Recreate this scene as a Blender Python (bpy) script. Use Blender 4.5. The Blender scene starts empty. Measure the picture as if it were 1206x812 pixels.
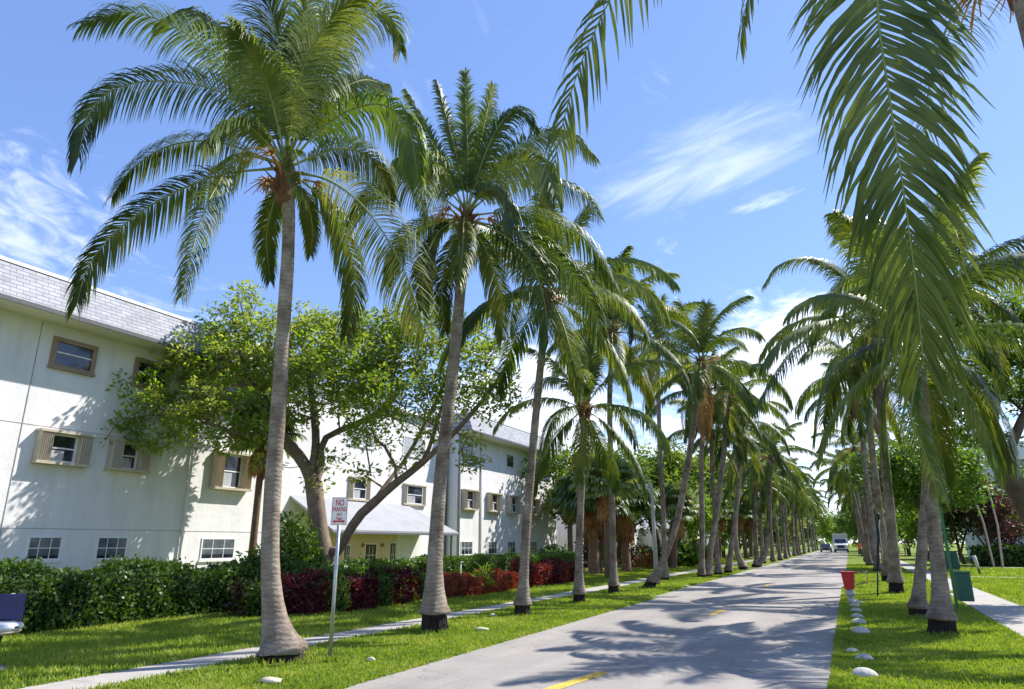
import bpy, math, random
import numpy as np
from mathutils import Vector, Matrix
R = math.radians
rng = np.random.default_rng(7)
scene = bpy.context.scene
col = scene.collection

# ------------------------------------------------------------------ camera geometry
F, U0, V0, VPX, VPY, CAM_H = 803., 603., 406., 1000., 639., 1.65
PITCH = math.atan((VPY - V0) / F)
YAW = math.atan((VPX - U0) / math.hypot(F, VPY - V0))
cp, sp, cy, sy = math.cos(PITCH), math.sin(PITCH), math.cos(YAW), math.sin(YAW)

def ray(u, v):
    x = u - U0; y = V0 - v
    up = y * cp + F * sp; f = F * cp - y * sp
    return (-sy * f + cy * x, cy * f + sy * x, up, f)

def G(u, v, z=0.):          # survey point on the ground
    r = ray(u, v); t = (z - CAM_H) / r[2]
    return Vector((r[0] * t, r[1] * t, z))

def D(u, v, d):             # survey point at a horizontal distance d ahead
    r = ray(u, v); t = d / r[3]
    return Vector((r[0] * t, r[1] * t, CAM_H + r[2] * t))

def fdist(x, y): return -sy * x + cy * y

# ------------------------------------------------------------------ tagging and linking
def tag(o, label=None, cat=None, group=None, kind=None):
    if label: o['label'] = label
    if cat: o['category'] = cat
    if group: o['group'] = group
    if kind: o['kind'] = kind
    return o

def empty(name, loc, label, cat, group=None):
    o = bpy.data.objects.new(name, None); col.objects.link(o)
    o.location = loc; o.empty_display_size = .2
    return tag(o, label, cat, group)

def wloc(o):
    v = Vector(o.location)
    while o.parent:
        o = o.parent; v += Vector(o.location)
    return v

def link_mesh(name, me, parent=None, loc=None):
    o = bpy.data.objects.new(name, me); col.objects.link(o)
    if loc is not None: o.location = loc
    if parent is not None: o.parent = parent
    return o

def np_mesh(name, V, Q, mats, mi=None, smooth=False):
    """V (n,3), Q (m,4) quads."""
    me = bpy.data.meshes.new(name)
    V = np.asarray(V, dtype=np.float32); Q = np.asarray(Q, dtype=np.int32)
    me.vertices.add(len(V)); me.vertices.foreach_set('co', V.ravel())
    me.loops.add(Q.size); me.loops.foreach_set('vertex_index', Q.ravel())
    me.polygons.add(len(Q))
    k = Q.shape[1]
    me.polygons.foreach_set('loop_start', np.arange(0, Q.size, k, dtype=np.int32))
    for m in mats: me.materials.append(m)
    if mi is not None: me.polygons.foreach_set('material_index', np.asarray(mi, dtype=np.int32))
    if smooth: me.polygons.foreach_set('use_smooth', np.ones(len(Q), dtype=bool))
    me.update(calc_edges=True); me.validate()
    return me

class MB:
    def __init__(s): s.v = []; s.f = []; s.m = []; s.sm = []
    def add(s, vs, fs, mi=0, smooth=False):
        b = len(s.v); s.v += [tuple(x) for x in vs]
        for f in fs: s.f.append(tuple(b + i for i in f)); s.m.append(mi); s.sm.append(smooth)
    def box(s, lo, hi, mi=0, rot=None, piv=None):
        x0, y0, z0 = lo; x1, y1, z1 = hi
        vs = [Vector(p) for p in ((x0,y0,z0),(x1,y0,z0),(x1,y1,z0),(x0,y1,z0),(x0,y0,z1),(x1,y0,z1),(x1,y1,z1),(x0,y1,z1))]
        if rot is not None:
            c = Vector(piv) if piv is not None else Vector(((x0+x1)/2,(y0+y1)/2,(z0+z1)/2))
            vs = [rot @ (v - c) + c for v in vs]
        s.add(vs, ((0,3,2,1),(4,5,6,7),(0,1,5,4),(1,2,6,5),(2,3,7,6),(3,0,4,7)), mi)
    def prism(s, prof, axis, a, b, mi=0):
        """extrude a 2d profile along an axis (0,1,2)"""
        def mk(p, t):
            q = list(p); q.insert(axis, t); return tuple(q)
        n = len(prof); vs = [mk(p, a) for p in prof] + [mk(p, b) for p in prof]
        fs = [tuple(range(n))[::-1], tuple(range(n, 2*n))] + [(i, (i+1) % n, n + (i+1) % n, n + i) for i in range(n)]
        s.add(vs, fs, mi)
    def tube(s, pts, rad, n=8, mi=0, caps=True, smooth=True, squash=1.):
        pts = [Vector(p) for p in pts]; k = len(pts)
        if not hasattr(rad, '__len__'): rad = [rad] * k
        vs = []; nrm = None
        for i in range(k):
            t = (pts[min(i+1,k-1)] - pts[max(i-1,0)])
            if t.length < 1e-9: t = Vector((0,0,1))
            t.normalize()
            if nrm is None:
                nrm = t.cross(Vector((0,0,1)) if abs(t.z) < .9 else Vector((1,0,0))).normalized()
            else:
                nrm = (nrm - t * nrm.dot(t))
                nrm = nrm.normalized() if nrm.length > 1e-6 else t.orthogonal().normalized()
            b = t.cross(nrm)
            for j in range(n):
                a = 2*math.pi*j/n
                vs.append(pts[i] + (nrm*math.cos(a) + b*math.sin(a)*squash) * rad[i])
        fs = [(i*n+j, i*n+(j+1)%n, (i+1)*n+(j+1)%n, (i+1)*n+j) for i in range(k-1) for j in range(n)]
        s.add(vs, fs, mi, smooth)
        if caps:
            b = len(s.v) - len(vs)
            s.f.append(tuple(b + j for j in range(n))[::-1]); s.m.append(mi); s.sm.append(False)
            s.f.append(tuple(b + (k-1)*n + j for j in range(n))); s.m.append(mi); s.sm.append(False)
    def lathe(s, c, prof, n=16, mi=0, smooth=True, sx=1., sy_=1., wob=0., seed=0):
        """prof [(r,z)] about a vertical axis"""
        rd = random.Random(seed)
        vs = []
        for r, z in prof:
            for j in range(n):
                a = 2*math.pi*j/n; w = 1 + wob*(rd.random()-.5)*2
                vs.append((c[0]+r*w*math.cos(a)*sx, c[1]+r*w*math.sin(a)*sy_, c[2]+z))
        k = len(prof)
        fs = [(i*n+j, i*n+(j+1)%n, (i+1)*n+(j+1)%n, (i+1)*n+j) for i in range(k-1) for j in range(n)]
        fs += [tuple(range(n))[::-1], tuple((k-1)*n+j for j in range(n))]
        s.add(vs, fs, mi, smooth)
    def build(s, name, mats, parent=None, bevel=0):
        if not isinstance(mats, (list, tuple)): mats = [mats]
        off = wloc(parent) if parent is not None else Vector((0,0,0))
        me = bpy.data.meshes.new(name)
        me.from_pydata([tuple(Vector(v) - off) for v in s.v], [], s.f)
        for m in mats: me.materials.append(m)
        me.polygons.foreach_set('material_index', s.m); me.polygons.foreach_set('use_smooth', s.sm)
        me.update()
        o = link_mesh(name, me, parent)
        if bevel:
            b = o.modifiers.new('bevel', 'BEVEL'); b.width = bevel; b.segments = 2; b.limit_method = 'ANGLE'
        return o
    def thing(s, name, mats, label, cat, group=None, kind=None, bevel=0):
        """a single mesh that is a thing: origin at its base"""
        zs = min(v[2] for v in s.v); n = len(s.v)
        c = Vector((sum(v[0] for v in s.v)/n, sum(v[1] for v in s.v)/n, zs))
        s.v = [tuple(Vector(v) - c) for v in s.v]
        o = s.build(name, mats, None, bevel); o.location = c
        return tag(o, label, cat, group, kind)

# ------------------------------------------------------------------ materials
def new_mat(name):
    m = bpy.data.materials.new(name); m.use_nodes = True
    nt = m.node_tree; return m, nt, nt.nodes['Principled BSDF']

def N(nt, typ, **kw):
    n = nt.nodes.new(typ)
    for k, v in kw.items():
        if k in n.inputs: n.inputs[k].default_value = v
        else: setattr(n, k, v)
    return n

def ramp(nt, fac, stops):
    r = nt.nodes.new('ShaderNodeValToRGB'); e = r.color_ramp.elements
    while len(e) < len(stops): e.new(.5)
    for i, (p, c) in enumerate(stops):
        e[i].position = p; e[i].color = (*c, 1) if len(c) == 3 else c
    nt.links.new(fac, r.inputs[0]); return r.outputs[0]

def simple(name, c, rough=.6, metal=0., var=.12, scale=6., bump=0., bscale=40., spec=.5):
    m, nt, p = new_mat(name)
    tc = N(nt, 'ShaderNodeTexCoord')
    n = N(nt, 'ShaderNodeTexNoise', Scale=scale, Detail=5., Roughness=.6); nt.links.new(tc.outputs['Object'], n.inputs['Vector'])
    lo = tuple(max(0, k*(1-var)) for k in c); hi = tuple(min(1, k*(1+var)) for k in c)
    nt.links.new(ramp(nt, n.outputs[0], [(.3, lo), (.7, hi)]), p.inputs['Base Color'])
    p.inputs['Roughness'].default_value = rough; p.inputs['Metallic'].default_value = metal
    p.inputs['Specular IOR Level'].default_value = spec
    if bump:
        n2 = N(nt, 'ShaderNodeTexNoise', Scale=bscale, Detail=6.); nt.links.new(tc.outputs['Object'], n2.inputs['Vector'])
        b = N(nt, 'ShaderNodeBump', Strength=bump, Distance=.02); nt.links.new(n2.outputs[0], b.inputs['Height'])
        nt.links.new(b.outputs[0], p.inputs['Normal'])
    return m

def leaf_mat(name, cols, rough=.5, trans=.35, tcol=None, scale=.8, fine=9., spec=.4):
    """cols: three colours dark..light, mixed by noise in object space and per object"""
    m, nt, p = new_mat(name)
    tc = N(nt, 'ShaderNodeTexCoord')
    n = N(nt, 'ShaderNodeTexNoise', Scale=scale, Detail=2.); nt.links.new(tc.outputs['Object'], n.inputs['Vector'])
    n2 = N(nt, 'ShaderNodeTexNoise', Scale=fine, Detail=2.); nt.links.new(tc.outputs['Object'], n2.inputs['Vector'])
    oi = N(nt, 'ShaderNodeObjectInfo')
    a = N(nt, 'ShaderNodeMath', operation='ADD'); nt.links.new(n.outputs[0], a.inputs[0]); nt.links.new(n2.outputs[0], a.inputs[1])
    b = N(nt, 'ShaderNodeMath', operation='MULTIPLY_ADD'); nt.links.new(oi.outputs['Random'], b.inputs[0]); b.inputs[1].default_value = .5
    nt.links.new(a.outputs[0], b.inputs[2])
    c = N(nt, 'ShaderNodeMath', operation='MULTIPLY'); nt.links.new(b.outputs[0], c.inputs[0]); c.inputs[1].default_value = .8 / 1.0
    d = N(nt, 'ShaderNodeMath', operation='SUBTRACT'); nt.links.new(c.outputs[0], d.inputs[0]); d.inputs[1].default_value = .5
    colr = ramp(nt, d.outputs[0], [(.2, cols[0]), (.5, cols[1]), (.82, cols[2])])
    nt.links.new(colr, p.inputs['Base Color'])
    p.inputs['Roughness'].default_value = rough; p.inputs['Specular IOR Level'].default_value = spec
    tr = N(nt, 'ShaderNodeBsdfTranslucent')
    mx = N(nt, 'ShaderNodeMix', data_type='RGBA', blend_type='MULTIPLY'); mx.inputs[0].default_value = 1.
    nt.links.new(colr, mx.inputs[6]); mx.inputs[7].default_value = (*(tcol or (1.7, 1.6, .6)), 1)
    nt.links.new(mx.outputs[2], tr.inputs[0])
    ms = N(nt, 'ShaderNodeMixShader'); ms.inputs[0].default_value = trans
    nt.links.new(p.outputs[0], ms.inputs[1]); nt.links.new(tr.outputs[0], ms.inputs[2])
    nt.links.new(ms.outputs[0], nt.nodes['Material Output'].inputs[0])
    return m

M = {}
PALM_G = leaf_mat('palm_leaf', [(.055,.095,.022), (.125,.178,.034), (.245,.285,.08)], rough=.48, trans=.36, scale=.6, fine=1.7, spec=.4)
PALM_D = leaf_mat('palm_leaf_deep', [(.042,.070,.020), (.092,.135,.030), (.185,.225,.060)], rough=.45, trans=.24, scale=.6, fine=1.7, spec=.4)
PALM_Y = leaf_mat('palm_leaf_yellowing', [(.07,.13,.025), (.15,.21,.035), (.28,.29,.06)], rough=.5, trans=.4, scale=.6, fine=1.7)
DEADFROND = leaf_mat('dead_palm_leaf', [(.14,.08,.035), (.26,.16,.07), (.38,.27,.13)], rough=.8, trans=.2, tcol=(1.2,1.,.7))
RACHIS = simple('palm_rachis', (.24,.27,.07), rough=.5, scale=3)
FIBRE = simple('palm_fibre', (.16,.075,.035), rough=.9, var=.4, scale=20, bump=.6)
STALK = simple('flower_stalk', (.50,.26,.06), rough=.7, var=.25, scale=15)
ROOT = simple('palm_root', (.022,.016,.014), rough=.95, var=.5, scale=18, bump=1., bscale=45)
FAN = leaf_mat('fan_leaf', [(.06,.10,.035), (.12,.18,.06), (.22,.27,.11)], rough=.5, trans=.3)
DEADFAN = leaf_mat('dead_fan_leaf', [(.18,.09,.035), (.38,.20,.08), (.55,.33,.15)], rough=.8, trans=.2, tcol=(1.3,1.,.7))
BIGLEAF = leaf_mat('broad_leaf', [(.08,.13,.025), (.17,.235,.045), (.30,.36,.085)], rough=.5, trans=.52, scale=.5, fine=2.5)
MIDLEAF = leaf_mat('mid_tree_leaf', [(.035,.085,.014), (.085,.165,.022), (.17,.26,.035)], rough=.55, trans=.38, scale=.35, fine=1.5)
LIMELEAF = leaf_mat('lime_tree_leaf', [(.06,.13,.012), (.13,.24,.02), (.24,.36,.03)], rough=.55, trans=.45, scale=.5, fine=1.5)
DARKLEAF = leaf_mat('dark_tree_leaf', [(.008,.016,.014), (.016,.028,.02), (.035,.05,.03)], rough=.6, trans=.15)
REDTREE = leaf_mat('copper_tree_leaf', [(.03,.015,.015), (.09,.03,.03), (.17,.06,.05)], rough=.6, trans=.3, tcol=(1.6,.8,.7))
HEDGE = leaf_mat('hedge_leaf', [(.025,.06,.012), (.065,.13,.02), (.18,.27,.04)], rough=.42, trans=.28, scale=1.2, fine=14)
HEDGE2 = leaf_mat('clipped_hedge_leaf', [(.045,.10,.014), (.10,.19,.022), (.21,.31,.04)], rough=.42, trans=.28, scale=1.2, fine=14)
BURG = leaf_mat('burgundy_leaf', [(.02,.022,.012), (.085,.014,.024), (.20,.022,.034)], rough=.5, trans=.35, tcol=(1.6,.5,.5), scale=1.6, fine=12)
CORD = leaf_mat('coppery_leaf', [(.08,.025,.02), (.20,.045,.03), (.34,.14,.07)], rough=.5, trans=.35, tcol=(1.5,.7,.5), scale=1.5, fine=12)
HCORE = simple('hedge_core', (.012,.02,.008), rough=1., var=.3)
BARK = simple('tree_bark', (.20,.145,.11), rough=.9, var=.3, scale=5, bump=.7, bscale=25)
BARKD = simple('dark_bark', (.10,.07,.05), rough=.95, var=.3, scale=5, bump=.7, bscale=25)
FANTRUNK = simple('fan_palm_trunk', (.17,.10,.065), rough=.95, var=.35, scale=9, bump=.8, bscale=25)
WHITE = simple('white_trim_paint', (.78,.78,.76), rough=.5, var=.04)
BEIGE = simple('beige_shutter_paint', (.50,.43,.33), rough=.5, var=.10)
BROWNF = simple('brown_window_frame', (.30,.21,.15), rough=.6, var=.15)
SOFFIT = simple('soffit_paint', (.72,.69,.58), rough=.7, var=.04)
FASCIA = simple('dark_drip_edge', (.10,.10,.11), rough=.6)
METAL = simple('galvanised_steel', (.42,.44,.46), rough=.4, metal=.8, var=.15, scale=10)
SIGNW = simple('sign_face_white', (.75,.74,.72), rough=.4, var=.06)
SIGNR = simple('sign_red', (.55,.04,.05), rough=.4, var=.08)
GREENP = simple('green_post_paint', (.03,.17,.06), rough=.45, var=.12)
GREENB = simple('green_bin_plastic', (.012,.13,.085), rough=.4, var=.12)
REDP = simple('red_plastic', (.62,.04,.035), rough=.4, var=.1)
GREYL = simple('pale_grey_paint', (.5,.5,.5), rough=.5)
BLACK = simple('black_rubber', (.02,.02,.022), rough=.6)
NAVY = simple('navy_plastic', (.018,.02,.10), rough=.35)
SILVER = simple('pale_seat_vinyl', (.62,.64,.70), rough=.3, var=.1)
TAN = simple('tan_underside', (.55,.45,.32), rough=.6)
CONC = simple('pole_concrete', (.48,.46,.42), rough=.85, bump=.2)
WOODP = simple('pale_wood_pole', (.42,.36,.31), rough=.85, var=.2, bump=.3)
PEACH = simple('peach_stucco', (.72,.56,.40), rough=.85, var=.05, bump=.3, bscale=60)
DOORB = simple('dark_door_brown', (.07,.035,.025), rough=.4)
BRASS = simple('lamp_brass', (.35,.22,.08), rough=.4, metal=.8)
BLUEA = simple('blue_awning_canvas', (.10,.20,.42), rough=.7)
TERRA = simple('far_tower_wall', (.52,.42,.36), rough=.9)

def glass_mat():
    m, nt, p = new_mat('window_glass')
    tc = N(nt, 'ShaderNodeTexCoord')
    n = N(nt, 'ShaderNodeTexNoise', Scale=1.6, Detail=2.); nt.links.new(tc.outputs['Object'], n.inputs['Vector'])
    nt.links.new(ramp(nt, n.outputs[0], [(.35, (.01,.012,.022)), (.62, (.035,.04,.06)), (.75, (.12,.13,.15))]), p.inputs['Base Color'])
    p.inputs['Roughness'].default_value = .06; p.inputs['Specular IOR Level'].default_value = .8
    return m
GLASS = glass_mat()
BLINDD = simple('dim_blind', (.10,.115,.14), rough=.15, var=.4, scale=4)
BLIND = simple('window_blind', (.42,.43,.45), rough=.4, var=.2, scale=3)

def stucco(name, c):
    m, nt, p = new_mat(name)
    tc = N(nt, 'ShaderNodeTexCoord')
    mp = N(nt, 'ShaderNodeMapping'); mp.inputs['Scale'].default_value = (1, 1, .18); nt.links.new(tc.outputs['Object'], mp.inputs[0])
    n = N(nt, 'ShaderNodeTexNoise', Scale=2.2, Detail=8., Roughness=.7); nt.links.new(mp.outputs[0], n.inputs['Vector'])
    n1 = N(nt, 'ShaderNodeTexNoise', Scale=.5, Detail=4.); nt.links.new(tc.outputs['Object'], n1.inputs['Vector'])
    a = ramp(nt, n.outputs[0], [(.32, tuple(k*.88 for k in c)), (.55, c), (.8, tuple(min(.85, k*1.05) for k in c))])
    b = ramp(nt, n1.outputs[0], [(.3, (.90,.90,.88)), (.7, (1,1,1))])
    mx = N(nt, 'ShaderNodeMix', data_type='RGBA', blend_type='MULTIPLY'); mx.inputs[0].default_value = 1.
    nt.links.new(a, mx.inputs[6]); nt.links.new(b, mx.inputs[7]); nt.links.new(mx.outputs[2], p.inputs['Base Color'])
    p.inputs['Roughness'].default_value = .9; p.inputs['Specular IOR Level'].default_value = .2
    n2 = N(nt, 'ShaderNodeTexNoise', Scale=28., Detail=8.); nt.links.new(tc.outputs['Object'], n2.inputs['Vector'])
    n3 = N(nt, 'ShaderNodeTexNoise', Scale=3., Detail=3.); nt.links.new(tc.outputs['Object'], n3.inputs['Vector'])
    ad = N(nt, 'ShaderNodeMath', operation='MULTIPLY_ADD'); nt.links.new(n3.outputs[0], ad.inputs[0]); ad.inputs[1].default_value = 1.5; nt.links.new(n2.outputs[0], ad.inputs[2])
    bp = N(nt, 'ShaderNodeBump', Strength=.5, Distance=.02); nt.links.new(ad.outputs[0], bp.inputs['Height']); nt.links.new(bp.outputs[0], p.inputs['Normal'])
    return m
WALL = stucco('white_stucco', (.81,.79,.80))
WALL2 = stucco('white_stucco_next', (.81,.79,.80))

def shingle_mat():
    m, nt, p = new_mat('pale_shingles')
    tc = N(nt, 'ShaderNodeTexCoord')
    sx = N(nt, 'ShaderNodeSeparateXYZ'); nt.links.new(tc.outputs['Object'], sx.inputs[0])
    cx = N(nt, 'ShaderNodeCombineXYZ'); nt.links.new(sx.outputs[1], cx.inputs[0]); nt.links.new(sx.outputs[2], cx.inputs[1])
    br = N(nt, 'ShaderNodeTexBrick', Scale=1.); br.inputs['Brick Width'].default_value = .33; br.inputs['Row Height'].default_value = .115
    br.inputs['Mortar Size'].default_value = .012; br.inputs['Bias'].default_value = 0.
    br.inputs['Color1'].default_value = (.46,.46,.48,1); br.inputs['Color2'].default_value = (.36,.36,.39,1); br.inputs['Mortar'].default_value = (.25,.25,.28,1)
    nt.links.new(cx.outputs[0], br.inputs['Vector'])
    n = N(nt, 'ShaderNodeTexNoise', Scale=3., Detail=6.); nt.links.new(tc.outputs['Object'], n.inputs['Vector'])
    mx = N(nt, 'ShaderNodeMix', data_type='RGBA', blend_type='MULTIPLY'); mx.inputs[0].default_value = .6
    nt.links.new(br.outputs[0], mx.inputs[6]); nt.links.new(ramp(nt, n.outputs[0], [(.3,(.7,.7,.72)),(.7,(1.1,1.1,1.1))]), mx.inputs[7])
    nt.links.new(mx.outputs[2], p.inputs['Base Color']); p.inputs['Roughness'].default_value = .85
    bp = N(nt, 'ShaderNodeBump', Strength=.6, Distance=.02); nt.links.new(br.outputs[1], bp.inputs['Height']); bp.invert = True; nt.links.new(bp.outputs[0], p.inputs['Normal'])
    return m
SHINGLE = shingle_mat()

def trunk_mat():
    m, nt, p = new_mat('coconut_trunk_bark')
    tc = N(nt, 'ShaderNodeTexCoord')
    mp = N(nt, 'ShaderNodeMapping'); mp.inputs['Scale'].default_value = (.7, .7, 1.); nt.links.new(tc.outputs['Object'], mp.inputs[0])
    w = N(nt, 'ShaderNodeTexWave', Scale=4.2, Distortion=9., Detail=5.); w.wave_type = 'BANDS'; w.bands_direction = 'Z'
    w.inputs['Detail Scale'].default_value = 1.5; w.inputs['Detail Roughness'].default_value = .6
    nt.links.new(mp.outputs[0], w.inputs['Vector'])
    n = N(nt, 'ShaderNodeTexNoise', Scale=3.5, Detail=7., Roughness=.65); nt.links.new(tc.outputs['Object'], n.inputs['Vector'])
    n2 = N(nt, 'ShaderNodeTexNoise', Scale=30., Detail=5.); nt.links.new(tc.outputs['Object'], n2.inputs['Vector'])
    a = ramp(nt, n.outputs[0], [(.28, (.11,.08,.062)), (.48, (.235,.19,.155)), (.72, (.38,.33,.28))])
    b = ramp(nt, w.outputs[1], [(.0, (.74,.72,.70)), (.2, (1,1,1)), (1., (1.05,1.03,1.))])
    mx = N(nt, 'ShaderNodeMix', data_type='RGBA', blend_type='MULTIPLY'); mx.inputs[0].default_value = .85
    nt.links.new(a, mx.inputs[6]); nt.links.new(b, mx.inputs[7])
    oi = N(nt, 'ShaderNodeObjectInfo'); n3 = N(nt, 'ShaderNodeTexNoise', Scale=1.3, Detail=5., Roughness=.7); n3.noise_dimensions = '4D'
    nt.links.new(tc.outputs['Object'], n3.inputs['Vector']); mw = N(nt, 'ShaderNodeMath', operation='MULTIPLY'); nt.links.new(oi.outputs['Random'], mw.inputs[0]); mw.inputs[1].default_value = 20.; nt.links.new(mw.outputs[0], n3.inputs['W'])
    st = ramp(nt, n3.outputs[0], [(.36, (.62,.57,.50)), (.5, (.95,.94,.92)), (.66, (1.15,1.14,1.1))])
    mz = N(nt, 'ShaderNodeMix', data_type='RGBA', blend_type='MULTIPLY'); mz.inputs[0].default_value = 1.
    nt.links.new(mx.outputs[2], mz.inputs[6]); nt.links.new(st, mz.inputs[7]); nt.links.new(mz.outputs[2], p.inputs['Base Color'])
    p.inputs['Roughness'].default_value = .9; p.inputs['Specular IOR Level'].default_value = .25
    ad = N(nt, 'ShaderNodeMath', operation='MULTIPLY_ADD'); nt.links.new(n2.outputs[0], ad.inputs[0]); ad.inputs[1].default_value = .35; nt.links.new(w.outputs[1], ad.inputs[2])
    bp = N(nt, 'ShaderNodeBump', Strength=.5, Distance=.010); nt.links.new(ad.outputs[0], bp.inputs['Height']); nt.links.new(bp.outputs[0], p.inputs['Normal'])
    return m
TRUNK = trunk_mat()

def grass_ground():
    m, nt, p = new_mat('lawn_ground')
    tc = N(nt, 'ShaderNodeTexCoord')
    n = N(nt, 'ShaderNodeTexNoise', Scale=.7, Detail=4.); n2 = N(nt, 'ShaderNodeTexNoise', Scale=28., Detail=6., Roughness=.75)
    for k in (n, n2): nt.links.new(tc.outputs['Object'], k.inputs['Vector'])
    a = N(nt, 'ShaderNodeMath', operation='MULTIPLY_ADD'); nt.links.new(n.outputs[0], a.inputs[0]); a.inputs[1].default_value = .6; nt.links.new(n2.outputs[0], a.inputs[2])
    nt.links.new(ramp(nt, a.outputs[0], [(.5, (.06,.10,.014)), (.75, (.14,.20,.02)), (1.0, (.25,.29,.04))]), p.inputs['Base Color'])
    p.inputs['Roughness'].default_value = .9; p.inputs['Specular IOR Level'].default_value = .15
    bp = N(nt, 'ShaderNodeBump', Strength=.8, Distance=.04); nt.links.new(n2.outputs[0], bp.inputs['Height']); nt.links.new(bp.outputs[0], p.inputs['Normal'])
    return m
LAWN = grass_ground()
BLADE = leaf_mat('grass_blade', [(.11,.185,.02), (.23,.31,.032), (.39,.42,.085)], rough=.6, trans=.4, tcol=(1.3,1.4,.5), scale=.6, fine=5.)

def asphalt():
    m, nt, p = new_mat('pale_road_surface')
    tc = N(nt, 'ShaderNodeTexCoord')
    n = N(nt, 'ShaderNodeTexNoise', Scale=.6, Detail=8., Roughness=.65); n2 = N(nt, 'ShaderNodeTexNoise', Scale=60., Detail=4.)
    mp = N(nt, 'ShaderNodeMapping'); mp.inputs['Scale'].default_value = (1.8, .22, 1.); nt.links.new(tc.outputs['Object'], mp.inputs[0])
    n3 = N(nt, 'ShaderNodeTexNoise', Scale=1., Detail=5.); nt.links.new(mp.outputs[0], n3.inputs['Vector'])
    for k in (n, n2): nt.links.new(tc.outputs['Object'], k.inputs['Vector'])
    a = ramp(nt, n.outputs[0], [(.3, (.27,.245,.222)), (.7, (.36,.33,.30))])
    b = ramp(nt, n2.outputs[0], [(.3, (.82,.82,.82)), (.7, (1.12,1.12,1.12))])
    c = ramp(nt, n3.outputs[0], [(.35, (.88,.88,.88)), (.65, (1.05,1.05,1.05))])
    mx = N(nt, 'ShaderNodeMix', data_type='RGBA', blend_type='MULTIPLY'); mx.inputs[0].default_value = 1.
    nt.links.new(a, mx.inputs[6]); nt.links.new(b, mx.inputs[7])
    mx2 = N(nt, 'ShaderNodeMix', data_type='RGBA', blend_type='MULTIPLY'); mx2.inputs[0].default_value = 1.
    nt.links.new(mx.outputs[2], mx2.inputs[6]); nt.links.new(c, mx2.inputs[7])
    # thin cracks
    v = N(nt, 'ShaderNodeTexVoronoi', feature='DISTANCE_TO_EDGE', Scale=.45)
    nw = N(nt, 'ShaderNodeTexNoise', Scale=2.5, Detail=4.); nt.links.new(tc.outputs['Object'], nw.inputs['Vector'])
    vm = N(nt, 'ShaderNodeVectorMath', operation='MULTIPLY_ADD'); nt.links.new(nw.outputs[1], vm.inputs[0]); vm.inputs[1].default_value = (.6,.6,.6); nt.links.new(tc.outputs['Object'], vm.inputs[2])
    nt.links.new(vm.outputs[0], v.inputs['Vector'])
    cr = ramp(nt, v.outputs[0], [(.0, (.55,.55,.55)), (.007, (1,1,1))])
    mx3 = N(nt, 'ShaderNodeMix', data_type='RGBA', blend_type='MULTIPLY'); mx3.inputs[0].default_value = .7
    nt.links.new(mx2.outputs[2], mx3.inputs[6]); nt.links.new(cr, mx3.inputs[7])
    sxx = N(nt, 'ShaderNodeSeparateXYZ'); nt.links.new(tc.outputs['Object'], sxx.inputs[0])
    ms_ = N(nt, 'ShaderNodeMath', operation='MULTIPLY_ADD'); nt.links.new(nw.outputs[0], ms_.inputs[0]); ms_.inputs[1].default_value = .5; nt.links.new(sxx.outputs[0], ms_.inputs[2])
    pp_ = N(nt, 'ShaderNodeMath', operation='PINGPONG'); nt.links.new(ms_.outputs[0], pp_.inputs[0]); pp_.inputs[1].default_value = .72
    tr_ = ramp(nt, pp_.outputs[0], [(0., (.93,.92,.92)), (.6, (1.03,1.03,1.02))])
    nsp = N(nt, 'ShaderNodeTexNoise', Scale=5., Detail=2.); nt.links.new(tc.outputs['Object'], nsp.inputs['Vector'])
    sp_ = ramp(nt, nsp.outputs[0], [(.24, (.62,.61,.60)), (.30, (1,1,1)), (.74, (1,1,1)), (.8, (1.12,1.1,1.06))])
    m5 = N(nt, 'ShaderNodeMix', data_type='RGBA', blend_type='MULTIPLY'); m5.inputs[0].default_value = 1.; nt.links.new(tr_, m5.inputs[6]); nt.links.new(sp_, m5.inputs[7])
    m6 = N(nt, 'ShaderNodeMix', data_type='RGBA', blend_type='MULTIPLY'); m6.inputs[0].default_value = 1.; nt.links.new(mx3.outputs[2], m6.inputs[6]); nt.links.new(m5.outputs[2], m6.inputs[7])
    nt.links.new(m6.outputs[2], p.inputs['Base Color']); p.inputs['Roughness'].default_value = .85
    bp = N(nt, 'ShaderNodeBump', Strength=.3, Distance=.01); nt.links.new(n2.outputs[0], bp.inputs['Height']); nt.links.new(bp.outputs[0], p.inputs['Normal'])
    return m
ASPH = asphalt()

def walk_mat():
    m, nt, p = new_mat('sidewalk_concrete')
    tc = N(nt, 'ShaderNodeTexCoord')
    n = N(nt, 'ShaderNodeTexNoise', Scale=2., Detail=8., Roughness=.7); nt.links.new(tc.outputs['Object'], n.inputs['Vector'])
    sx = N(nt, 'ShaderNodeSeparateXYZ'); nt.links.new(tc.outputs['Object'], sx.inputs[0])
    md = N(nt, 'ShaderNodeMath', operation='FRACT'); dv = N(nt, 'ShaderNodeMath', operation='DIVIDE'); nt.links.new(sx.outputs[1], dv.inputs[0]); dv.inputs[1].default_value = 1.5
    nt.links.new(dv.outputs[0], md.inputs[0])
    j = ramp(nt, md.outputs[0], [(0, (.45,.45,.45)), (.015, (1,1,1))])
    mx = N(nt, 'ShaderNodeMix', data_type='RGBA', blend_type='MULTIPLY'); mx.inputs[0].default_value = 1.
    nt.links.new(ramp(nt, n.outputs[0], [(.3, (.31,.285,.255)), (.7, (.45,.415,.375))]), mx.inputs[6]); nt.links.new(j, mx.inputs[7])
    nt.links.new(mx.outputs[2], p.inputs['Base Color']); p.inputs['Roughness'].default_value = .9
    return m
WALK = walk_mat()
YELLOW = simple('road_paint_yellow', (.62,.42,.06), rough=.7, var=.25, scale=14)
MULCH = simple('red_mulch', (.33,.13,.05), rough=1., var=.4, scale=25, bump=1.)
STONE = simple('whitewashed_stone', (.50,.48,.43), rough=.85, var=.15, scale=9, bump=.5, bscale=20)
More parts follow.
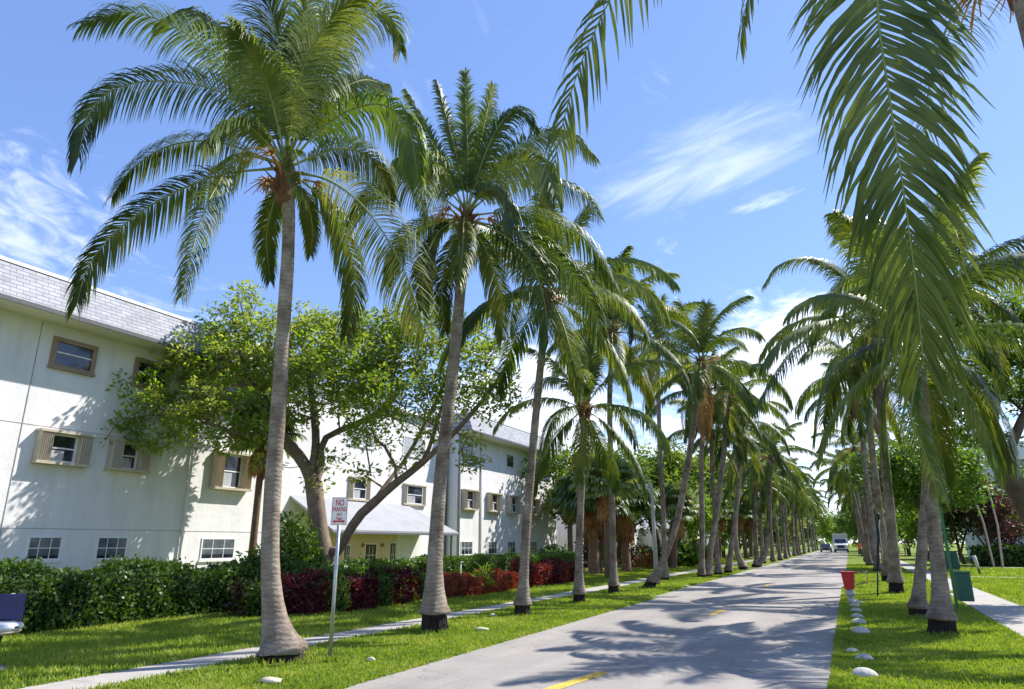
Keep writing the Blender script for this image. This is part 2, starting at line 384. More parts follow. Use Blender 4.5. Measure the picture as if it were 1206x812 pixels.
SOIL = simple('bare_soil', (.24,.18,.12), rough=1., var=.3, scale=12, bump=1.)

# ------------------------------------------------------------------ ground, road, walks
ys_edge = [(-30,-5.42),(0,-5.45),(13,-5.62),(22,-5.75),(50,-5.75),(90,-5.8),(400,-5.8)]
def ledge(y):
    for (a, xa), (b, xb) in zip(ys_edge, ys_edge[1:]):
        if y <= b: return xa + (xb - xa) * (y - a) / (b - a)
    return ys_edge[-1][1]
def sheet(name, rows, z, m):
    """rows [(y,x0,x1)]"""
    mb = MB(); vs = []; fs = []
    for i, (y, a, b) in enumerate(rows): vs += [(a, y, z), (b, y, z)]
    for i in range(len(rows)-1): fs.append((2*i, 2*i+1, 2*i+3, 2*i+2))
    mb.add(vs, fs); o = mb.build(name, m); o['kind'] = 'structure'; return o

def gz(x, y):
    t = min(1, max(0, (-16.2 - x) / 2.0)); return -.5 * t * t * (3 - 2*t)
xs = [-900,-300,-120,-60,-40,-30,-24,-20,-18.4,-18,-17.6,-17.2,-16.8,-16.4,-16,-12,-6,0,6,20,60,200,900]
yv = [-300,-60,-20,0,10,20,30,40,60,90,150,300,700,1500]
mb = MB()
mb.add([(x, y, gz(x, y)) for y in yv for x in xs],
       [(j*len(xs)+i, j*len(xs)+i+1, (j+1)*len(xs)+i+1, (j+1)*len(xs)+i) for j in range(len(yv)-1) for i in range(len(xs)-1)], smooth=True)
g = mb.build('ground', LAWN); g['kind'] = 'structure'
yr = [-30,0,6,13,22,35,50,90,150,400]
rs = random.Random(5)
rows = []
y = -30.
while y < 420:
    rows.append((y, ledge(y) + rs.uniform(-.035,.035), -.36 + rs.uniform(-.03,.03))); y += .35 if 4 < y < 40 else 3.
sheet('road', rows, .012, ASPH)
sheet('sidewalk', [(y, -8.95, -8.1) for y in (-30, 0, 40, 90, 250)], .016, WALK)
sheet('sidewalk', [(-30, 2.55, 3.95), (10, 2.55, 3.95), (25, 2.75, 3.95), (40, 3.0, 4.1), (90, 3.1, 4.2), (250, 3.1, 4.2)], .016, WALK)
sheet('path', [(41.0, 4.1, 60), (42.3, 4.1, 60)], .020, WALK)
sheet('driveway', [(47.5, -.37, 3.05), (51.5, -.37, 3.05)], .022, WALK)
sheet('driveway', [(56, 4.2, 40), (59, 4.2, 40)], .022, WALK)
# painted centre dashes (the nearer one bends towards the verge)
def dash(pts, w):
    mb = MB(); vs = []; fs = []
    for i, (x, y) in enumerate(pts): vs += [(x-w/2, y, .017), (x+w/2, y, .017)]
    for i in range(len(pts)-1): fs.append((2*i, 2*i+1, 2*i+3, 2*i+2))
    mb.add(vs, fs); o = mb.build('road_marking', YELLOW); o['kind'] = 'structure'
dash([(-3.42,7.2),(-3.36,7.8),(-3.27,8.4),(-3.17,8.95),(-3.11,9.35)], .17)
dash([(-3.12,17.5),(-3.08,18.9)], .15)
dash([(-3.1,29),(-3.1,30.4)], .13)

# ------------------------------------------------------------------ lawn blades
def blades(areas, seed=3, tufts=None):
    r = np.random.default_rng(seed); P = []; S = []
    for (x0, x1, y0, y1, dens, h) in areas:
        n = int((x1-x0)*(y1-y0)*dens)
        p = np.stack([r.uniform(x0, x1, n), r.uniform(y0, y1, n)], 1); P.append(p); S.append(np.full(n, h))
    P = np.concatenate(P); S = np.concatenate(S)
    n = len(P); a = r.uniform(0, 2*np.pi, n); h = S * r.uniform(.5, 1.25, n); w = .006 + .0009*np.linalg.norm(P, axis=1)
    lean = r.uniform(.1, .9, n) * h; b = r.uniform(0, 2*np.pi, n)
    if tufts:
        tp = []
        for (x, y, rr) in tufts:
            k = 260; aa = r.uniform(0, 2*np.pi, k); q = rr*r.uniform(.9, 1.55, k)**1.; tp.append(np.stack([x+np.cos(aa)*q, y+np.sin(aa)*q], 1))
        tp = np.concatenate(tp); P = np.concatenate([P, tp]); n2 = len(tp); n += n2
        a = np.concatenate([a, r.uniform(0, 6.28, n2)]); h = np.concatenate([h, .10*r.uniform(.5, 1.3, n2)]); w = .006 + .0009*np.linalg.norm(P, axis=1)
        lean = r.uniform(.1, .9, n)*h; b = r.uniform(0, 2*np.pi, n)
    gzv = np.array([gz(x, y) for x, y in P]) if len(P) else 0
    base = np.stack([P[:,0], P[:,1], gzv + .0], 1); wv = np.stack([np.cos(a)*w, np.sin(a)*w, 0*a], 1)
    tip = base + np.stack([np.cos(b)*lean, np.sin(b)*lean, h], 1)
    V = np.stack([base-wv, base+wv, tip], 1).reshape(-1, 3)
    Q = np.arange(len(V)).reshape(-1, 3)
    me = np_mesh('lawn_grass', V, Q, [BLADE])
    o = link_mesh('lawn_grass', me); tag(o, 'short bright green lawn grass on the verges beside the road and walks', 'grass', kind='stuff')
blades([(-8.08, -5.55, 6, 13, 2200, .045), (-8.08,-5.7, 13, 22, 1300, .055), (-8.08,-5.85, 22, 45, 450, .07), (-14.5,-8.97, 5, 13, 750, .07), (-13,-8.97, 13, 24, 420, .08), (-13,-8.97,24,45,220,.08),
        (-.34, 2.5, 8, 16, 1900, .045), (-.34, 2.6, 16, 28, 900, .06), (-.34,3.0,28,60,250,.08), (4.1, 9, 20, 41, 300, .08), (4.3, 16, 42.5, 56, 60, .12), (-12,-9,45,80,50,.12),
        (-.42, -.33, 8, 30, 3200, .06), (-5.75,-5.52, 6, 22, 1600, .06), (-8.16,-8.04, 5, 22, 1300, .07), (-9.0,-8.90, 5, 22, 1100, .07), (2.5, 2.6, 10, 26, 1100, .07), (-8.08,-5.6,6,20,30,.10), (-.3,2.4,9,24,25,.10)],
       tufts=[tuple(G(u, v).xy) + (q,) for u, v, q in ((333,780,.34),(512,746,.26),(615,726,.2),(682,712,.2),(723,701,.2),(763,694,.22),(1110,749,.27),(1081,728,.2),(1056,700,.28),(388,782,.04))])

# ------------------------------------------------------------------ curves and fronds
def resample(pts, n):
    """Catmull-Rom through pts -> n points of equal arc length"""
    P = np.array([tuple(p) for p in pts], float)
    if len(P) == 2: P = np.stack([P[0], (P[0]+P[1])/2, P[1]])
    Pe = np.vstack([2*P[0]-P[1], P, 2*P[-1]-P[-2]]); out = []
    for i in range(1, len(Pe)-2):
        p0, p1, p2, p3 = Pe[i-1:i+3]
        for t in np.linspace(0, 1, 16, endpoint=False):
            out.append(.5*((2*p1)+(-p0+p2)*t+(2*p0-5*p1+4*p2-p3)*t*t+(-p0+3*p1-3*p2+p3)*t**3))
    out.append(P[-1]); out = np.array(out)
    s = np.concatenate([[0], np.cumsum(np.linalg.norm(np.diff(out, axis=0), axis=1))])
    q = np.linspace(0, s[-1], n)
    return np.stack([np.interp(q, s, out[:, k]) for k in range(3)], 1), s[-1]

def unit(a): return a / np.maximum(np.linalg.norm(a, axis=-1, keepdims=True), 1e-9)

def frond_geo(pts, leaf=.8, n=72, droop=.32, twist=0., seed=0, width=.021, start=.13, segs=4, rr=.018, side0=None, view=None, face=0., fwd=0.):
    """a pinnate frond along pts: returns V,Q,mi  (0 leaf, 1 rachis)"""
    r = np.random.default_rng(seed); K = 28
    C, L = resample(pts, K)
    T = unit(np.gradient(C, axis=0))
    up = np.array([0, 0, 1.])
    s = np.cross(T[0], up) if side0 is None else np.array(side0, float)
    if np.linalg.norm(s) < .2: s = np.cross(T[K//3], up)
    s = unit(s); S = []
    for i in range(K):
        s = unit(s - T[i]*np.dot(s, T[i])); 
        h = np.cross(T[i], up)
        if np.linalg.norm(h) > .35:
            h = unit(h)
            if np.dot(h, s) < 0: h = -h
            s = unit(s*.75 + h*.25)
            s = unit(s - T[i]*np.dot(s, T[i]))
        if view is not None and face:
            q = np.cross(T[i], view); 
            if np.linalg.norm(q) > .2:
                q = unit(q); q = q if np.dot(q, s) > 0 else -q
                f_ = face*min(1, i/K*2.5+.3); s = unit(s*(1-f_) + q*f_); s = unit(s - T[i]*np.dot(s, T[i]))
        a = twist * i / K
        S.append(s*math.cos(a) + np.cross(T[i], s)*math.sin(a))
    S = np.array(S); NN = np.cross(S, T); NN[NN[:,2].sum() < 0] if False else None
    if NN[:, 2].mean() < 0: NN = -NN
    Vs = []; Qs = []; MI = []; base = 0
    for side in (-1, 1):
        u = np.linspace(start, .995, n) + r.uniform(-.003, .003, n); u = np.clip(u, 0, 1)
        def at(A): return np.stack([np.interp(u*(K-1), np.arange(K), A[:, k]) for k in range(3)], 1)
        p = at(C); t = unit(at(T)); sv = unit(at(S))*side; nv = unit(at(NN))
        prof = np.interp(u, [start, .25, .42, .7, .88, 1.], [.45, .85, 1., .94, .76, .50]) * leaf * r.uniform(.86, 1.08, n)
        gap = r.random(n) < .035; prof[gap] *= .45
        ang = np.interp(u, [start, .5, 1.], [R(28+fwd), R(38+fwd), R(66+fwd*.4)]) + r.normal(0, R(4), n)
        lift = np.interp(u, [start, .3, 1.], [.30, .12, -.02]) + r.normal(0, .07, n)
        d = unit(sv*np.cos(ang)[:, None] + t*np.sin(ang)[:, None] + nv*lift[:, None])
        dr = droop * r.uniform(.75, 1.3, n)
        w = width * r.uniform(.8, 1.15, n)
        pts_ = [p]; dirs = [d]; cur = p; 
        for k in range(segs):
            d = unit(d + np.array([0, 0, -1.])*(dr*(k+.4)/segs*2.)[:, None])
            cur = cur + d*(prof/segs)[:, None]; pts_.append(cur); dirs.append(d)
        wp = [.55, 1., .85, .55, .06] if segs == 4 else [.6, 1., .75, .06]
        rows = []
        for k in range(segs+1):
            b = unit(t*.9 + nv*.55*side*0 - dirs[k]*np.sum(t*dirs[k], 1)[:, None] + nv*.35)
            b = unit(b - dirs[k]*np.sum(b*dirs[k], 1)[:, None])
            rows.append(pts_[k] - b*(w*wp[k])[:, None]); rows.append(pts_[k] + b*(w*wp[k])[:, None])
        V = np.stack(rows, 1).reshape(-1, 3); nr = 2*(segs+1)
        o = base + np.arange(n)[:, None]*nr
        for k in range(segs): Qs.append(np.concatenate([o+2*k, o+2*k+1, o+2*k+3, o+2*k+2], 1)); MI.append(np.zeros(n, int))
        Vs.append(V); base += len(V)
    # rachis, triangular-ish tube of 5 sides
    m = 5; rad = np.interp(np.linspace(0, 1, K), [0, .08, .3, 1], [rr*2.1, rr*1.25, rr*.95, rr*.22])
    ring = []
    for j in range(m):
        a = 2*np.pi*j/m; ring.append(C + (S*math.cos(a)+NN*math.sin(a))*rad[:, None])
    V = np.stack(ring, 1).reshape(-1, 3); i = np.arange(K-1)[:, None]*m + base
    for j in range(m):
        k = (j+1) % m; Qs.append(np.concatenate([i+j, i+k, i+m+k, i+m+j], 1)); MI.append(np.ones(K-1, int))
    Vs.append(V)
    return np.concatenate(Vs), np.concatenate(Qs), np.concatenate(MI)

def arc_path(e0, length, bend, az=0., r0=.06, side=0.):
    """frond centre line that leaves at elevation e0 (deg) and bends down by bend (deg) over its length"""
    pts = []; p = np.array([math.cos(az)*r0, math.sin(az)*r0, 0.]); K = 12; a = az
    for i in range(K+1):
        pts.append(tuple(p)); s = i / K
        e = max(R(-86), R(e0) - R(bend)*s**1.25); a = az + side*s
        p = p + np.array([math.cos(e)*math.cos(a), math.cos(e)*math.sin(a), math.sin(e)])*length/K
    return pts

# library of frond meshes shared by the mid-distance palms
FR = {}
def frond_lib():
    spec = [(82,2.5,18,.22),(70,3.4,62,.26),(56,3.8,85,.30),(42,4.0,95,.34),(27,4.0,95,.36),(10,3.9,88,.38),(-8,3.7,72,.40),(-28,3.4,52,.42),(-50,3.0,34,.42)]
    for i, (e0, L, b, dr) in enumerate(spec):
        for v in range(2):
            V, Q, mi = frond_geo(arc_path(e0+4*v, L*(1-.05*v), b+8*v, side=.25*(v*2-1)), leaf=.86, n=100, droop=dr*2.1, twist=(.5 if v else -.4), seed=50+i*2+v, width=.021, segs=3, fwd=(20,14,7,0,0,0,0,0,0)[i])
            for nm, mt in (('g', PALM_G), ('d', PALM_D), ('y', PALM_Y), ('b', DEADFROND)):
                me = np_mesh('frond', V, Q, [mt, RACHIS], mi); FR[(i, v, nm)] = me
frond_lib()
CROWN = []
def crown_lib():
    for c in range(5):
        r = random.Random(90+c); Vs = []; Qs = []; MI = []; b = 0; n = [17,20,15,19,16][c]
        for i in range(n):
            s = i/(n-1); e0 = 82 - 138*s**.8; L = 2.6 + 1.5*math.sin(math.pi*min(1, s+.12)); az = i*2.399963 + r.uniform(-.25,.25)
            V, Q, mi = frond_geo(arc_path(e0, L*r.uniform(.9,1.05), 95 - 40*abs(s-.4), az, side=r.uniform(-.3,.3)), leaf=.88, n=64, droop=.85, twist=r.uniform(-.5,.5), seed=c*100+i, width=.026, segs=3, rr=.022)
            Vs.append(V); Qs.append(Q+b); b += len(V); MI.append(np.where(mi == 1, 2, (1 if (s > .72 or r.random() < .15) else 0)))
        CROWN.append(np_mesh('crown', np.concatenate(Vs), np.concatenate(Qs), [PALM_G, PALM_Y, RACHIS], np.concatenate(MI)))
crown_lib()

def trunk_mesh(root, path, r1, r0, flare, ledge_h, name='trunk', fine=True, seed=0, decay=.26):
    """path from ground to crown. ledge_h>0: bark flares, ends in a ledge over a darker root mass"""
    K = 46 if fine else 16; n = 18 if fine else 8; r1 *= .88; r0 *= .88; flare *= .9
    C, L = resample(path, K); rd = random.Random(seed)
    z = np.linspace(0, L, K)
    # concentrate rings near the flare
    zz = np.concatenate([np.linspace(ledge_h, ledge_h+1.4, 14 if fine else 6), np.linspace(ledge_h+1.4, L, K-14 if fine else K-6)[1:]])
    C2 = np.stack([np.interp(zz, z, C[:, k]) for k in range(3)], 1)
    rad = [r1 + (r0-r1)*(1-min(1, h/L))**1.3 + flare*math.exp(-(h-ledge_h)/decay) + .002*math.sin(h*37) for h in zz]
    mb = MB(); pts = [Vector(p) for p in C2]
    if ledge_h > 0:
        pts = [pts[0]+Vector((0,0,-.05)), pts[0]+Vector((0,0,-.03))] + pts; rad = [rad[0]*.55, rad[0]*1.05] + rad
        rad[2] *= 1.06
    mb.tube(pts, rad, n)
    w = [rd.uniform(-1,1) for _ in range(n)]
    k = len(mb.v)//n
    for i in range(k):            # slightly irregular section near the foot
        h = max(0, (mb.v[i*n][2]-ledge_h)); a = .10*math.exp(-h/.4) + .03
        c = sum((Vector(mb.v[i*n+j]) for j in range(n)), Vector())/n
        for j in range(n): mb.v[i*n+j] = tuple(c + (Vector(mb.v[i*n+j])-c)*(1 + a*w[j] + (.03*rd.uniform(-1,1) if fine and i < 8 else 0)))
    t = mb.build(name, TRUNK, root)
    if ledge_h > 0:
        mb = MB(); b = Vector(C[0]); rr = (r0+flare)*.84
        prof = [(rr*1.12, -.1), (rr*1.10, 0), (rr*.96, ledge_h*.3), (rr*.92, ledge_h*.6), (rr*.98, ledge_h-.015)]
        tp = Vector(C2[0]); tp.z = ledge_h - .015
        fo = b - (tp - b)*.35; fo.z = -.08
        mb.tube([fo, b + Vector((0,0,.02)), b.lerp(tp, .4), b.lerp(tp, .75), tp], [rr*1.12, rr*1.08, rr*.97, rr*.94, rr*.98], 26)
        for q in range(len(mb.v)):
            w_ = rd.uniform(-.07, .07); x_, y_, z_ = mb.v[q]; cx = b.x + (tp.x-b.x)*z_/ledge_h; cyy = b.y + (tp.y-b.y)*z_/ledge_h
            mb.v[q] = (x_ + (x_-cx)*w_, y_ + (y_-cyy)*w_, z_)
        if fine:
            for k in range(70):
                a = rd.uniform(0, 6.28); q0 = rr*rd.uniform(.86,1.); q1 = rr*rd.uniform(1.08,1.3); h0 = ledge_h*rd.uniform(.3,1.)
                c_, s_ = math.cos(a), math.sin(a); a2 = a + rd.uniform(-.12,.12); c2, s2 = math.cos(a2), math.sin(a2)
                ox, oy = (tp.x-b.x)*h0/ledge_h, (tp.y-b.y)*h0/ledge_h
                mb.tube([(b.x+ox+q0*c_, b.y+oy+q0*s_, h0), (b.x+ox*.5+q0*1.05*c_, b.y+oy*.5+q0*1.05*s_, h0*.5), (b.x+q1*c2, b.y+q1*s2, -.03)], [.014,.013,.010], 4)
        mb.build('root_mass', ROOT, root)
    return Vector(C[-1]), unit(C[-1]-C[-3])

def boot(root, top, sc=1., seed=0):
    """fibrous leaf sheaths and flower stalks under the crown"""
    r = random.Random(seed); mb = MB()
    mb.lathe((top.x, top.y, top.z-.42*sc), [(.12*sc,0),(.14*sc,.12*sc),(.16*sc,.3*sc),(.14*sc,.5*sc),(.06*sc,.72*sc)], 14, wob=.25, seed=seed)
    for k in range(22):
        a = r.uniform(0, 6.28); d = Vector((math.cos(a), math.sin(a), 0))
        p = top + d*.10*sc + Vector((0,0,r.uniform(-.3,.1)*sc))
        mb.tube([p, p+d*.12*sc+Vector((0,0,.12*sc)), p+d*r.uniform(.18,.32)*sc+Vector((0,0,r.uniform(.05,.34)*sc))], [.045*sc,.03*sc,.006*sc], 5, squash=.5)
    mb.build('leaf_sheath', FIBRE, root)
    for k in range(4):
        a = r.uniform(0, 6.28); d = Vector((math.cos(a), math.sin(a), 0)); mb = MB(); p = top + d*.12*sc
        q = p + d*.35*sc + Vector((0,0,.15*sc)); mb.tube([p, (p+q)/2+Vector((0,0,.05)), q], [.03*sc,.022*sc,.015*sc], 6)
        for j in range(22):
            e = q + Vector((r.uniform(-.22,.22), r.uniform(-.22,.22), r.uniform(-.28,.06)))*sc + d*.15*sc
            mb.tube([q, (q+e)/2+Vector((0,0,.04*sc)), e], [.010*sc,.009*sc,.006*sc], 4)
        mb.build('flower_stalk', STALK, root)

def frond_obj(root, path, mt, **kw):
    off = np.array(wloc(root)); V, Q, mi = frond_geo(path, **kw)
    return link_mesh('frond', np_mesh('frond', V-off, Q, [mt, RACHIS], mi), root)

PALM_GROUP_L = 'coconut palms along the left verge'
PALM_GROUP_R = 'coconut palms along the right verge'
def lib_fronds(root, top, n, sc, seed, skip=lambda s, az: False, e_hi=84, e_lo=-48, wind=0.):
    r = random.Random(seed); off = wloc(root); n = max(12, int(n*.74))
    for i in range(n):
        s = i/(n-1); az = i*2.399963 + r.uniform(-.3,.3) + seed
        if skip(s, az): continue
        k = min(8, int(s*8.99)); nm = 'b' if (s > .93 and seed not in (41,42,21,22) and r.random() < .2) else 'y' if (s > .8 and r.random() < .6) or r.random() < .10 else ('d' if r.random() < .4 else 'g')
        o = link_mesh('frond', FR[(k, r.randint(0,1), nm)], root, top-off+Vector((0,0,.12*(1-s))))
        o.rotation_euler = (r.uniform(-.10,.10), r.uniform(-.12,.12)+wind, az); f = sc*r.uniform(.88,1.08); o.scale = (f,f,f)

def px_palm(label, group, base, tpath, r1, r0, flare, lh, seed, dist=None, decay=.26):
    """tpath: surveyed image points of the trunk from the foot up"""
    b = G(*base); d = dist or fdist(b.x, b.y)
    path = [b] + [D(u, v, d) for u, v in tpath]
    root = empty('coconut_palm', b, label, 'palm tree', group)
    top, tdir = trunk_mesh(root, path, r1, r0, flare, lh, seed=seed, decay=decay)
    return root, top, d

# ---- first left palm (largest crown) --------------------------------------
root, top, d = px_palm('nearest and largest left palm, thick flared foot just left of the parking sign', PALM_GROUP_L,
    (333,780), [(322,720),(318,650),(322,560),(328,480),(334,380),(339,300),(340,240),(338,212)], .115, .158, .21, .17, 11, decay=.30)
boot(root, top, 1.15, 3)
L1F = [
 ([(330,180),(290,110),(232,48),(158,15),(95,28)], -1.0, .75, 'g', .30),
 ([(325,175),(285,125),(232,100),(158,98),(110,125),(92,185)], -.9, .80, 'd', .42),
 ([(320,180),(257,168),(200,172),(155,200),(132,232)], .8, .62, 'd', .40),
 ([(320,190),(257,207),(190,235),(140,270),(105,312),(90,360)], -.3, .72, 'd', .34),
 ([(330,184),(285,185),(252,225),(232,276),(213,350)], -1.6, .55, 'y', .30),
 ([(336,170),(335,110),(328,50),(312,-10),(292,-60)], -1.4, .85, 'd', .20),
 ([(340,168),(360,110),(390,52),(430,14),(462,22),(472,60)], .5, .85, 'g', .36),
 ([(345,178),(378,152),(418,128),(455,125),(482,155),(492,210)], -1.2, .78, 'y', .48),
 ([(352,200),(385,212),(425,240),(458,285),(483,335),(500,395)], -1.6, .95, 'y', .20),
 ([(350,203),(385,240),(410,290),(418,340),(408,395)], .9, .70, 'd', .35),
 ([(336,210),(322,240),(314,280),(318,330)], .9, .42, 'g', .2),
 ([(343,212),(360,235),(368,268),(366,300)], .9, .36, 'g', .2),
 ([(330,170),(305,100),(268,45),(225,12),(190,25)], .8, .80, 'd', .40),
 ([(342,168),(372,105),(398,40),(412,-20)], 1.6, .85, 'g', .22),
 ([(338,166),(342,110),(352,50),(362,-15)], .8, .85, 'g', .18),
 ([(334,168),(318,112),(300,70),(272,30)], -1.8, .80, 'g', .30),
 ([(328,176),(295,150),(262,150),(238,175)], -1.8, .60, 'g', .38),
 ([(345,172),(385,120),(425,95),(455,100)], 1.9, .72, 'd', .40),
 ([(347,185),(400,175),(440,190),(465,235)], 1.6, .68, 'd', .40),
 ([(338,166),(350,100),(385,30),(440,-20)], -1.2, .80, 'g', .25),
 ([(336,186),(345,176),(352,196),(356,236)], -1.8, .45, 'y', .3),
]
FACE1 = {4:.7, 5:.9, 7:.9, 8:1., 13:.8, 14:.8, 15:.7, 19:.6, 1:.5, 0:.5}
for i, (pp, dz, lf, mt, dr) in enumerate(L1F):
    n = len(pp); path = [D(u, v, d + dz*(k/(n-1))**1.2) for k, (u, v) in enumerate(pp)]
    path[0] = top + (path[0]-top)*.5 + Vector((0,0,.05))
    frond_obj(root, path, {'g':PALM_G,'d':PALM_D,'y':PALM_Y}[mt], leaf=lf*1.06, n=140, droop=dr*1.7+.06, twist=(.35 if i % 2 else -.3), seed=200+i, width=.0165, fwd=16 if i in (5,12,13,14,19) else 0, view=ray(336,200)[:3], face=FACE1.get(i, .25))

# ---- second left palm ------------------------------------------------------
root, top, d = px_palm('second palm from the left, foot on a tall dark root plug, curving slightly right', PALM_GROUP_L,
    (512,746), [(511,700),(513,640),(519,560),(527,490),(536,410),(543,330),(547,290),(549,262)], .125, .165, .15, .38, 12, decay=.42)
boot(root, top, 1.05, 5)
L2F = [
 ([(550,245),(551,190),(549,135),(547,86)], .3, .45, 'g', .12), ([(548,235),(538,185),(526,140),(514,96)], .6, .34, 'd', .2),
 ([(546,240),(520,190),(497,145),(477,106)], .9, .36, 'g', .25), ([(553,235),(562,185),(572,140),(580,100)], 1.2, .5, 'g', .15),
 ([(554,235),(570,185),(590,145),(612,130),(632,150)], .5, .60, 'g', .36), ([(556,240),(585,195),(625,165),(668,158),(700,185)], 1.4, .66, 'd', .42),
 ([(556,240),(585,208),(618,190),(642,200),(656,235)], -1.4, .72, 'd', .45), ([(560,250),(610,250),(655,262),(692,285),(722,332)], .9, .70, 'g', .42),
 ([(558,262),(590,275),(622,305),(640,350),(646,405)], -.9, .85, 'd', .35), ([(549,245),(546,262),(545,290),(540,335)], -1.5, .55, 'y', .30),
 ([(541,252),(515,275),(500,315),(497,365)], -.5, .60, 'd', .30), ([(541,244),(500,220),(460,216),(430,232),(412,262)], .9, .72, 'd', .42),
 ([(545,236),(525,205),(498,185),(470,190),(455,215)], -1.3, .70, 'y', .44), ([(538,256),(500,265),(472,285),(455,335)], 1.2, .66, 'd', .40),
 ([(558,240),(600,215),(650,215),(690,232),(708,258)], 1.8, .60, 'g', .40), ([(552,262),(575,300),(590,350),(592,400)], .9, .70, 'd', .35),
 ([(545,262),(528,300),(520,340),(524,390)], 1.2, .60, 'd', .30), ([(556,262),(600,272),(650,300),(690,345),(712,400)], -.3, .75, 'g', .38),
 ([(550,240),(520,215),(505,200),(500,215),(505,262)], -1.9, .60, 'g', .35), ([(552,240),(570,225),(592,228),(605,262)], -1.9, .65, 'd', .40),
]
for i, (pp, dz, lf, mt, dr) in enumerate(L2F):
    n = len(pp); path = [D(u, v, d + dz*(k/(n-1))**1.2) for k, (u, v) in enumerate(pp)]
    path[0] = top + (path[0]-top)*.5 + Vector((0,0,.05))
    frond_obj(root, path, {'g':PALM_G,'d':PALM_D,'y':PALM_Y}[mt], leaf=lf*1.10, n=128, droop=dr*1.7+.06, twist=(.35 if i % 2 else -.3), seed=300+i, width=.017, fwd=22 if i in (0,1,2,3,4) else 0, view=ray(550,240)[:3], face=.9 if i in (0,1,2,3,4,6,8,9,17) else .3)

# ---- the rest of the left row ----------------------------------------------
SPEC_L = [
 ('third left palm, slim trunk leaning gently right, behind the coppery bed', (615,726), [(619,640),(625,560),(632,480),(639,410),(646,352)], .105,.125,.11,0.28, 26, 1.0, 21),
 ('short left palm with a low crown hanging in front of the fan palms', (682,712), [(682,650),(684,590),(687,530),(688,484)], .11,.125,.09,0.30, 22, .86, 22),
 ('straight upright left palm with a dark stub foot, between the two brown fan palm trunks', (723,701), [(722,640),(720,560),(718,470),(722,392)], .10,.12,.10,0.32, 26, 1.0, 23),
 ('strongly leaning left palm whose dark foot kicks out towards the walk', (763,694), [(778,668),(797,615),(811,540),(820,480),(827,428)], .12,.135,.12,0.34, 26, 1.0, 24),
 ('upright palm directly behind the strongly leaning one, next to the lamp pole', (783,684), [(781,600),(777,520),(775,450),(774,405)], .105,.14,.10,.16, 24, .9, 25),
 ('left palm, first of the tight pair of trunks past the leaning palm', (826,681), [(827,620),(826,550),(828,500),(831,462)], .12,.15,.08,.18, 22, .95, 26),
 ('left palm, leaning right out of the tight pair', (833,680), [(838,640),(846,590),(852,540),(858,470)], .13,.17,.08,.16, 24, .95, 27),
 ('left palm crossing behind the tight pair, leaning left', (846,678), [(843,620),(839,560),(838,510)], .12,.15,.10,.18, 20, .9, 28),
 ('left palm with a hooked dark foot, fourth beyond the leaning palm', (857,676), [(862,640),(868,590),(872,540),(874,498)], .13,.17,.10,.22, 24, .98, 29),
 ('left palm with a trunk swelling at its bent base', (876,671), [(867,645),(866,610),(872,560),(875,520)], .15,.22,.12,.20, 22, 1.0, 30),
 ('left palm with a foot sweeping sideways over the grass before rising', (890,668), [(901,652),(905,620),(906,580),(908,540)], .16,.22,.12,.20, 24, 1.0, 31),
]
for lb, b, tp, r1, r0, fl, lh, nf, sc, sd in SPEC_L:
    root, top, d = px_palm(lb, PALM_GROUP_L, b, tp, r1, r0, fl, lh, sd)
    boot(root, top, 1., sd); lib_fronds(root, top, nf, sc, sd)

TRK = {}
def far_palm(x, y, h, lean, sd, label, group, cat='palm tree'):
    """trunk and crown only: these stand too far off to show single fronds"""
    r = random.Random(sd); key = sd % 6
    root = empty('coconut_palm', (x, y, 0), label, cat, group)
    path = [Vector((x, y, 0)), Vector((x+lean*.15, y, h*.35)), Vector((x+lean*.55, y+.1, h*.7)), Vector((x+lean, y+.2, h))]
    top, td = trunk_mesh(root, path, .15, .19, .12, .15, fine=False, seed=sd)
    c = link_mesh('crown', CROWN[sd % 5], root, top - Vector((x, y, 0)))
    c.rotation_euler = (0, 0, r.uniform(0, 6.28)); s = r.uniform(.85, 1.1); c.scale = (s, s, s*.97)
ORD = ['nearest','second','third','fourth','fifth','sixth','seventh','eighth','ninth','tenth','eleventh','twelfth','thirteenth','fourteenth','fifteenth','sixteenth','seventeenth','eighteenth','nineteenth','twentieth']
farL = [(-6.5,57.1,7.8,0.7),(-6.5,61.3,6.4,0.3),(-6.3,67.3,9.4,0.6),(-6.2,73.4,8.2,-0.3),(-6.2,80.0,8.6,0.6),(-6.4,83.3,8.5,0.0),(-6.5,88.7,9.5,0.4),(-6.4,96.1,8.8,0.8),(-6.4,101.8,8.4,1.0),(-6.3,105.9,7.9,-0.3),(-6.2,113.8,8.6,-0.4),(-6.5,121.7,8.2,0.4),(-6.4,132.1,9.1,0.8),(-6.2,143.4,8.9,-0.1),(-6.3,156.3,9.6,0.2),(-6.4,169.2,9.4,0.2)]
for i, (x, y, h, ln) in enumerate(farL):
    far_palm(x, y, h, ln, 400+i, 'far left palm, %s in the receding line beyond the swept foot palm' % ORD[i], PALM_GROUP_L)

